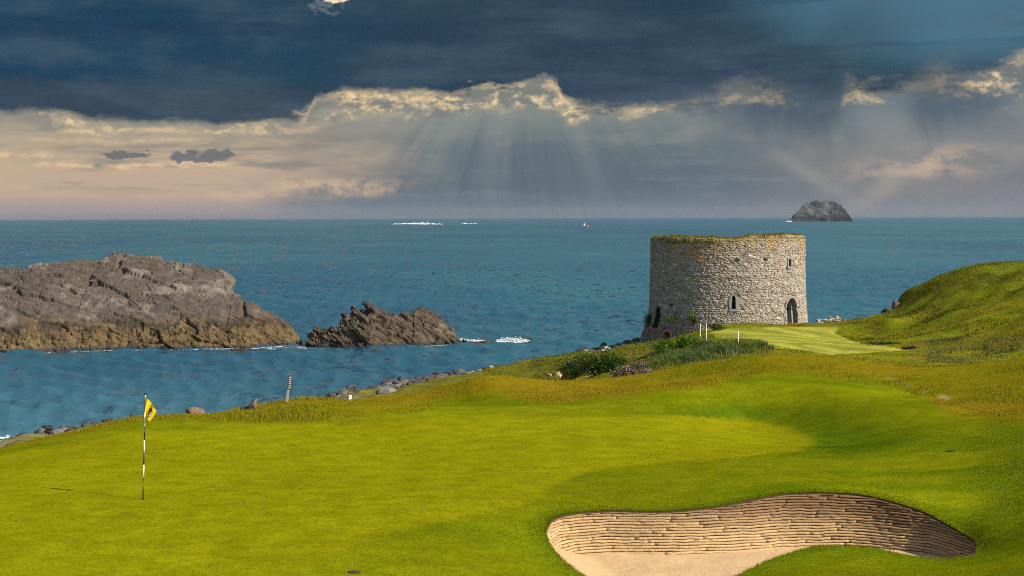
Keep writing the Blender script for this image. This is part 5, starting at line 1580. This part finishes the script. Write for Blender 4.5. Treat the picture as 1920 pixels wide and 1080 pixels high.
# ------------------------------------------------------------------ boulders
BGREY = np.array((.155, .140, .128)); BDARK = np.array((.05, .047, .045)); BPALE = np.array((.30, .265, .22)); BBROWN = np.array((.17, .115, .075))
def boulder_mesh(seed, rough=.3, sub=4):
    import bmesh
    bm = bmesh.new(); bmesh.ops.create_icosphere(bm, subdivisions=sub, radius=1.0)
    co = np.array([v.co for v in bm.verts])
    rg_ = np.random.default_rng(seed)
    for _ in range(11):                         # broken flat faces
        d_ = rg_.normal(size=3); d_ /= np.linalg.norm(d_); h_ = rg_.uniform(.42, .8)
        s_ = co @ d_; co = co - np.clip(s_ - h_, 0, None)[:, None] * d_ * .92
    co = co * (1 + rough * .7 * fbm(co[:, 0] * 1.6 + seed, co[:, 1] * 1.6, co[:, 2] * 1.6, seed=seed, oct=5, gain=.6))[:, None]
    f_ = np.array([[v.index for v in f.verts] for f in bm.faces]); bm.free()
    return co, f_
def boulder(name, label, p, size, colr, seed, group=None, rot=0.0, sub=4, mesh=None):
    co, f_ = boulder_mesh(seed, .3, sub)
    c = colr * (1 + .35 * fbm(co[:, 0] * 2, co[:, 1] * 2, co[:, 2] * 2, seed=seed + 5, oct=3))[:, None]
    o = link(name, make_mesh(name, co, f_, np.clip(c, .01, .8)), ROCK)
    o.location = p; o.scale = size; o.rotation_euler = (rot * .3, rot * .2, rot)
    tag(o, label, 'rock', group)
    return o
q = on_ground(361, 49.6); boulder('boulder', 'brown squarish boulder on the crest right of the flag', (q[0], q[1], q[2] + .16), (.34, .26, .27), BBROWN, 401, rot=.4)
q = on_ground(472, 52.5); boulder('boulder', 'upright reddish grey boulder on the grassy bank left of the post', (q[0], q[1], q[2] + .13), (.17, .15, .25), np.array((.20, .14, .11)), 402, rot=1.0)
q = on_ground(458, 52.8); boulder('boulder', 'low dark boulder tucked left of the upright reddish one', (q[0], q[1], q[2] + .08), (.19, .14, .11), BDARK, 403, rot=.2)
q = at(1682, 562, 126.5); boulder('rock_outcrop', 'reddish brown rock outcrop at the seaward shoulder of the hill', (q[0], q[1], q[2] - .55), (.5, .7, .6), np.array((.14, .085, .055)), 404, rot=.3)
q = at(1672, 585, 125.5); boulder('rock_outcrop', 'dark rock face at the foot of the hill beneath reddish outcrop', (q[0], q[1], q[2] - .45), (.9, 1.0, .8), np.array((.055, .042, .035)), 405, rot=.9)
q = at(1655, 596, 126); boulder('rock_outcrop', 'black low rock ledge running left from the hill foot', (q[0], q[1], q[2] - .15), (.9, .8, .42), BDARK, 406, rot=.1)
q = at(1548, 606, 137); boulder('rock_outcrop', 'dark earthy mound at the cliff edge right of the rubble stones', (q[0], q[1], q[2] - .1), (.55, .5, .35), np.array((.10, .07, .05)), 407, rot=.7)
q = ground_hit(1046, 706); boulder('boulder', 'orange brown stone at the left mouth of the gully', (q[0], q[1], q[2]), (.30, .3, .34), np.array((.30, .20, .11)), 408, rot=.5)
q = ground_hit(1031, 706); boulder('boulder', 'pale stone left of the orange brown one above brown grass', (q[0], q[1], q[2]), (.28, .25, .14), BPALE, 409, rot=1.4)
q = ground_hit(1160, 708); boulder('boulder', 'grey stone at the black hollow beside pink flowers', (q[0], q[1], q[2]), (.17, .2, .2), BGREY, 410, rot=.2)
def heap(name, n_, path, cols, smin, smax, seed, jx=.5, jy=1.6, jz=.35):
    """a jumble of stones nobody could count"""
    rg = np.random.default_rng(seed)
    P3 = np.array([at(*q) for q in path])
    kinds = [boulder_mesh(440 + k, .35, 2) for k in range(8)]
    vv, ff, cc, off = [], [], [], 0
    for i in range(n_):
        t_ = rg.random() * (len(P3) - 1); k = int(t_); f_ = t_ - k
        q = P3[k] * (1 - f_) + P3[k + 1] * f_ + np.array([rg.normal(0, jx), rg.normal(0, jy), 0])
        s = rg.uniform(smin, smax) * (1.0 if rg.random() < .85 else 1.6)
        co, fc_ = kinds[i % 8]
        R_ = np.array(Matrix.Rotation(rg.uniform(0, 6.28), 3, 'Z') @ Matrix.Rotation(rg.normal(0, .4), 3, 'X'))
        co = (co * np.array([s * rg.uniform(1, 1.8), s, s * rg.uniform(.4, .8)])) @ R_.T + q + np.array([0, 0, -.05 + rg.uniform(-jz, .12)])
        vv.append(co); ff.append(fc_ + off); off += len(co)
        cc.append(np.tile(np.clip(cols[rg.integers(0, len(cols))] * rg.uniform(.65, 1.3), .01, .8), (len(co), 1)))
    return link(name, make_mesh(name, np.vstack(vv), np.vstack(ff), np.vstack(cc)), ROCK, kind='stuff')
heap('rubble', 90, [(1512, 612, 131), (1535, 608, 134), (1556, 602, 137), (1574, 598, 138)], [BPALE, BPALE, BGREY], .10, .30, 8, .4, 1.0, .1)
heap('rubble', 150, [(1196, 650, 131), (1222, 652, 130), (1250, 652, 129.5), (1268, 650, 129)], [np.array((.12, .085, .06)), BDARK, BGREY * .8, np.array((.17, .10, .07))], .12, .34, 18, .5, .8, .1)
heap('shore_rocks', 520, [(636, 746, 112), (700, 737, 115), (740, 727, 117), (780, 721, 119), (820, 713, 121), (868, 705, 124)], [BGREY * .6, BGREY * .45, BPALE * .45, BDARK, BGREY * .5], .2, .55, 11, .6, 1.9, .15)
heap('shore_rocks', 130, [(862, 706, 123), (930, 694, 122), (990, 687, 122), (1050, 674, 123), (1150, 653, 128)], [BPALE, BPALE * .8, BGREY], .12, .34, 12, .4, .8, .2)
heap('shore_rocks', 130, [(900, 698, 130), (990, 685, 129), (1040, 675, 131), (1100, 661, 133), (1150, 653, 135), (1205, 644, 137)], [BDARK, BDARK * .7], .25, .6, 13, .5, 1.2, .2)
heap('shore_rocks', 130, [(22, 833, 92), (60, 823, 92), (95, 817, 92), (135, 810, 93), (180, 802, 94), (235, 792, 95)], [BDARK, BDARK, BGREY * .6], .2, .5, 14)
heap('shore_rocks', 60, [(-30, 840, 91), (10, 836, 91), (40, 831, 92)], [BPALE, BGREY], .14, .34, 15)
q = at(731, 735, 109); boulder('boulder', 'big slanting grey slab leaning in the middle of the shoreline heap', (q[0], q[1], q[2] - .2), (1.0, .7, .5), BGREY * .95, 430, rot=.6)

# ------------------------------------------------------------------ foam
FOAM, n, b = mat_new('foam')
g = n.node('ShaderNodeNewGeometry')
f = n.noise(g.outputs['Position'], 1.3, 5, .65)
n.put(b.inputs['Base Color'], n.mix(f, (.50, .52, .52), (.80, .80, .78)))
b.inputs['Roughness'].default_value = .8
def foam(name, label, path, width, height, dens, seed, blob_=.16):
    """lumps of broken water along a line on the sea"""
    rg = np.random.default_rng(seed)
    P3 = np.array([atz(a_, b_, SEA) for a_, b_ in path])
    L = np.r_[0, np.cumsum(np.linalg.norm(np.diff(P3, axis=0), axis=1))]
    nn = int(L[-1] * dens)
    t_ = rg.random(nn) * L[-1]
    q = np.stack([np.interp(t_, L, P3[:, k]) for k in range(3)], -1)
    w_ = rg.normal(0, 1, nn)
    on = (vnoise(t_ * .45, 0.3, seed=seed) + .25) * 1.5
    k = rg.random(nn) < np.clip(on * 1.4, .05, 1)
    q, w_, t_ = q[k], w_[k], t_[k]
    env = np.sin(np.clip(t_ / L[-1], .02, .98) * math.pi) ** .5
    q[:, 1] += w_ * width * .5; q[:, 0] += rg.normal(0, blob_, len(q))
    q[:, 2] += np.abs(rg.normal(0, 1, len(q))) * height * env * np.exp(-w_ ** 2) + .03
    s = blob_ * rg.uniform(.4, 1.2, len(q))
    oc = np.array([(1, 0, 0), (.3, .9, 0), (-.8, .6, 0), (-.8, -.6, 0), (.3, -.9, 0), (0, 0, .55)], float)
    ff = np.array([(0, 1, 5), (1, 2, 5), (2, 3, 5), (3, 4, 5), (4, 0, 5)])
    v = (q[:, None] + oc[None] * np.stack([s * 1.9, s * 1.2, s * .7], -1)[:, None]).reshape(-1, 3)
    fa = (np.arange(len(q))[:, None, None] * 6 + ff[None]).reshape(-1, 3)
    return link(name, make_mesh(name, v, fa, smooth=True), FOAM, kind='stuff')
foam('sea_foam', '', [(195, 657.5), (260, 657.5), (360, 656), (480, 654), (520, 651), (560, 647), (578, 650)], .5, .05, 40, 1, .045)
foam('sea_foam', '', [(0, 663), (90, 662), (200, 658)], .25, .03, 14, 2, .04)
foam('sea_foam', '', [(500, 655), (560, 651), (575, 654)], 1.8, .05, 90, 3, .05)
foam('sea_foam', '', [(580, 653.5), (680, 655), (780, 651.5), (860, 646)], .3, .04, 24, 4, .04)
foam('sea_foam', '', [(858, 637), (880, 640), (910, 640)], 1.2, .14, 150, 5, .06)
foam('breaking_wave', '', [(932, 640), (945, 640), (965, 641), (982, 641), (992, 640)], 1.4, .24, 380, 6, .07)
foam('breaking_wave', '', [(738, 420.3), (770, 420), (800, 420.6), (830, 420.3)], 40, 1.6, 2.6, 7, 1.7)
foam('breaking_wave', '', [(865, 419.6), (893, 419.5)], 30, .8, 1.3, 8, 1.5)
foam('sea_foam', '', [(1476, 415.6), (1484, 415.4)], 12, 1.4, 1.4, 9, 1.4)
foam('sea_foam', '', [(-30, 828), (0, 827), (20, 826), (40, 824)], 3.0, .12, 150, 10, .08)

# ------------------------------------------------------------------ fishing boat far out
BD = 2500.0
q = atz(1098, 424.6, SEA); 
boat = thing('fishing_boat', 'tiny red and white fishing boat far out on the sea', 'boat', (q[0], q[1], SEA - .3))
RED = plain('red_paint', (.50, .055, .025), .5, .4, .1, 1)
k = q[1] / 2500.0
hv, hfs = [], []
for i, (x, w, zt_, zb) in enumerate([(-4.6, 1.5, 1.9, .3), (-3.0, 1.75, 1.8, 0), (0, 1.85, 1.8, 0), (2.6, 1.4, 2.1, 0), (4.2, .6, 2.6, .4), (4.9, .08, 2.9, 1.0)]):
    hv += [(x * k, -w * k, zt_ * k), (x * k, -w * .6 * k, zb * k), (x * k, w * .6 * k, zb * k), (x * k, w * k, zt_ * k)]
for i in range(5):
    for j in range(4):
        hfs.append((i * 4 + j, i * 4 + (j + 1) % 4, i * 4 + 4 + (j + 1) % 4, i * 4 + 4 + j))
hfs += [(3, 2, 1, 0), (20, 21, 22, 23)]
mb = MB(); mb.add(hv, hfs); mb.build('hull', RED, boat)
mb = MB(); mb.box((-1.9 * k, 0, 2.9 * k), (2.6 * k, 2.4 * k, 2.3 * k), None, .85); cab = mb.build('cabin', WHITE, boat)
mb = MB(); mb.box((-.62 * k, 0, 3.3 * k), (.1 * k, 1.9 * k, .7 * k)); mb.build('window', BLACK, cab)
mb = MB(); mb.tube([(-1.9 * k, 0, 4 * k), (-1.9 * k, 0, 7.2 * k)], .14 * k, 6); mb.tube([(-1.9 * k, 0, 5.6 * k), (1.2 * k, 0, 4.6 * k)], .08 * k, 6); mb.build('mast', WHITE, boat)

# ------------------------------------------------------------------ small dark things in the turf
for px, py, lab in [(1785, 845.5, 'small dark spot set in the mown grass on the right'), (663, 1073, 'small dark spot in the grass at the bottom of the view')]:
    g0 = atz(px, py, 0.0); z0 = float(H(g0[0], g0[1])); g0 = atz(px, py, z0); z0 = float(H(g0[0], g0[1]))
    t = thing('dark_spot', lab, 'cover', (g0[0], g0[1], z0))  # plain dark disc where a dark spot lies in the turf
    mb = MB(); mb.tube([(0, 0, -.03), (0, 0, .012), (0, 0, .02)], [.085, .085, .06], 16); mb.build('spot_top', SOIL, t)
    mb = MB(); mb.tube([(0, 0, -.03), (0, 0, .008)], .105, 16); mb.build('spot_edge', SOIL, t)
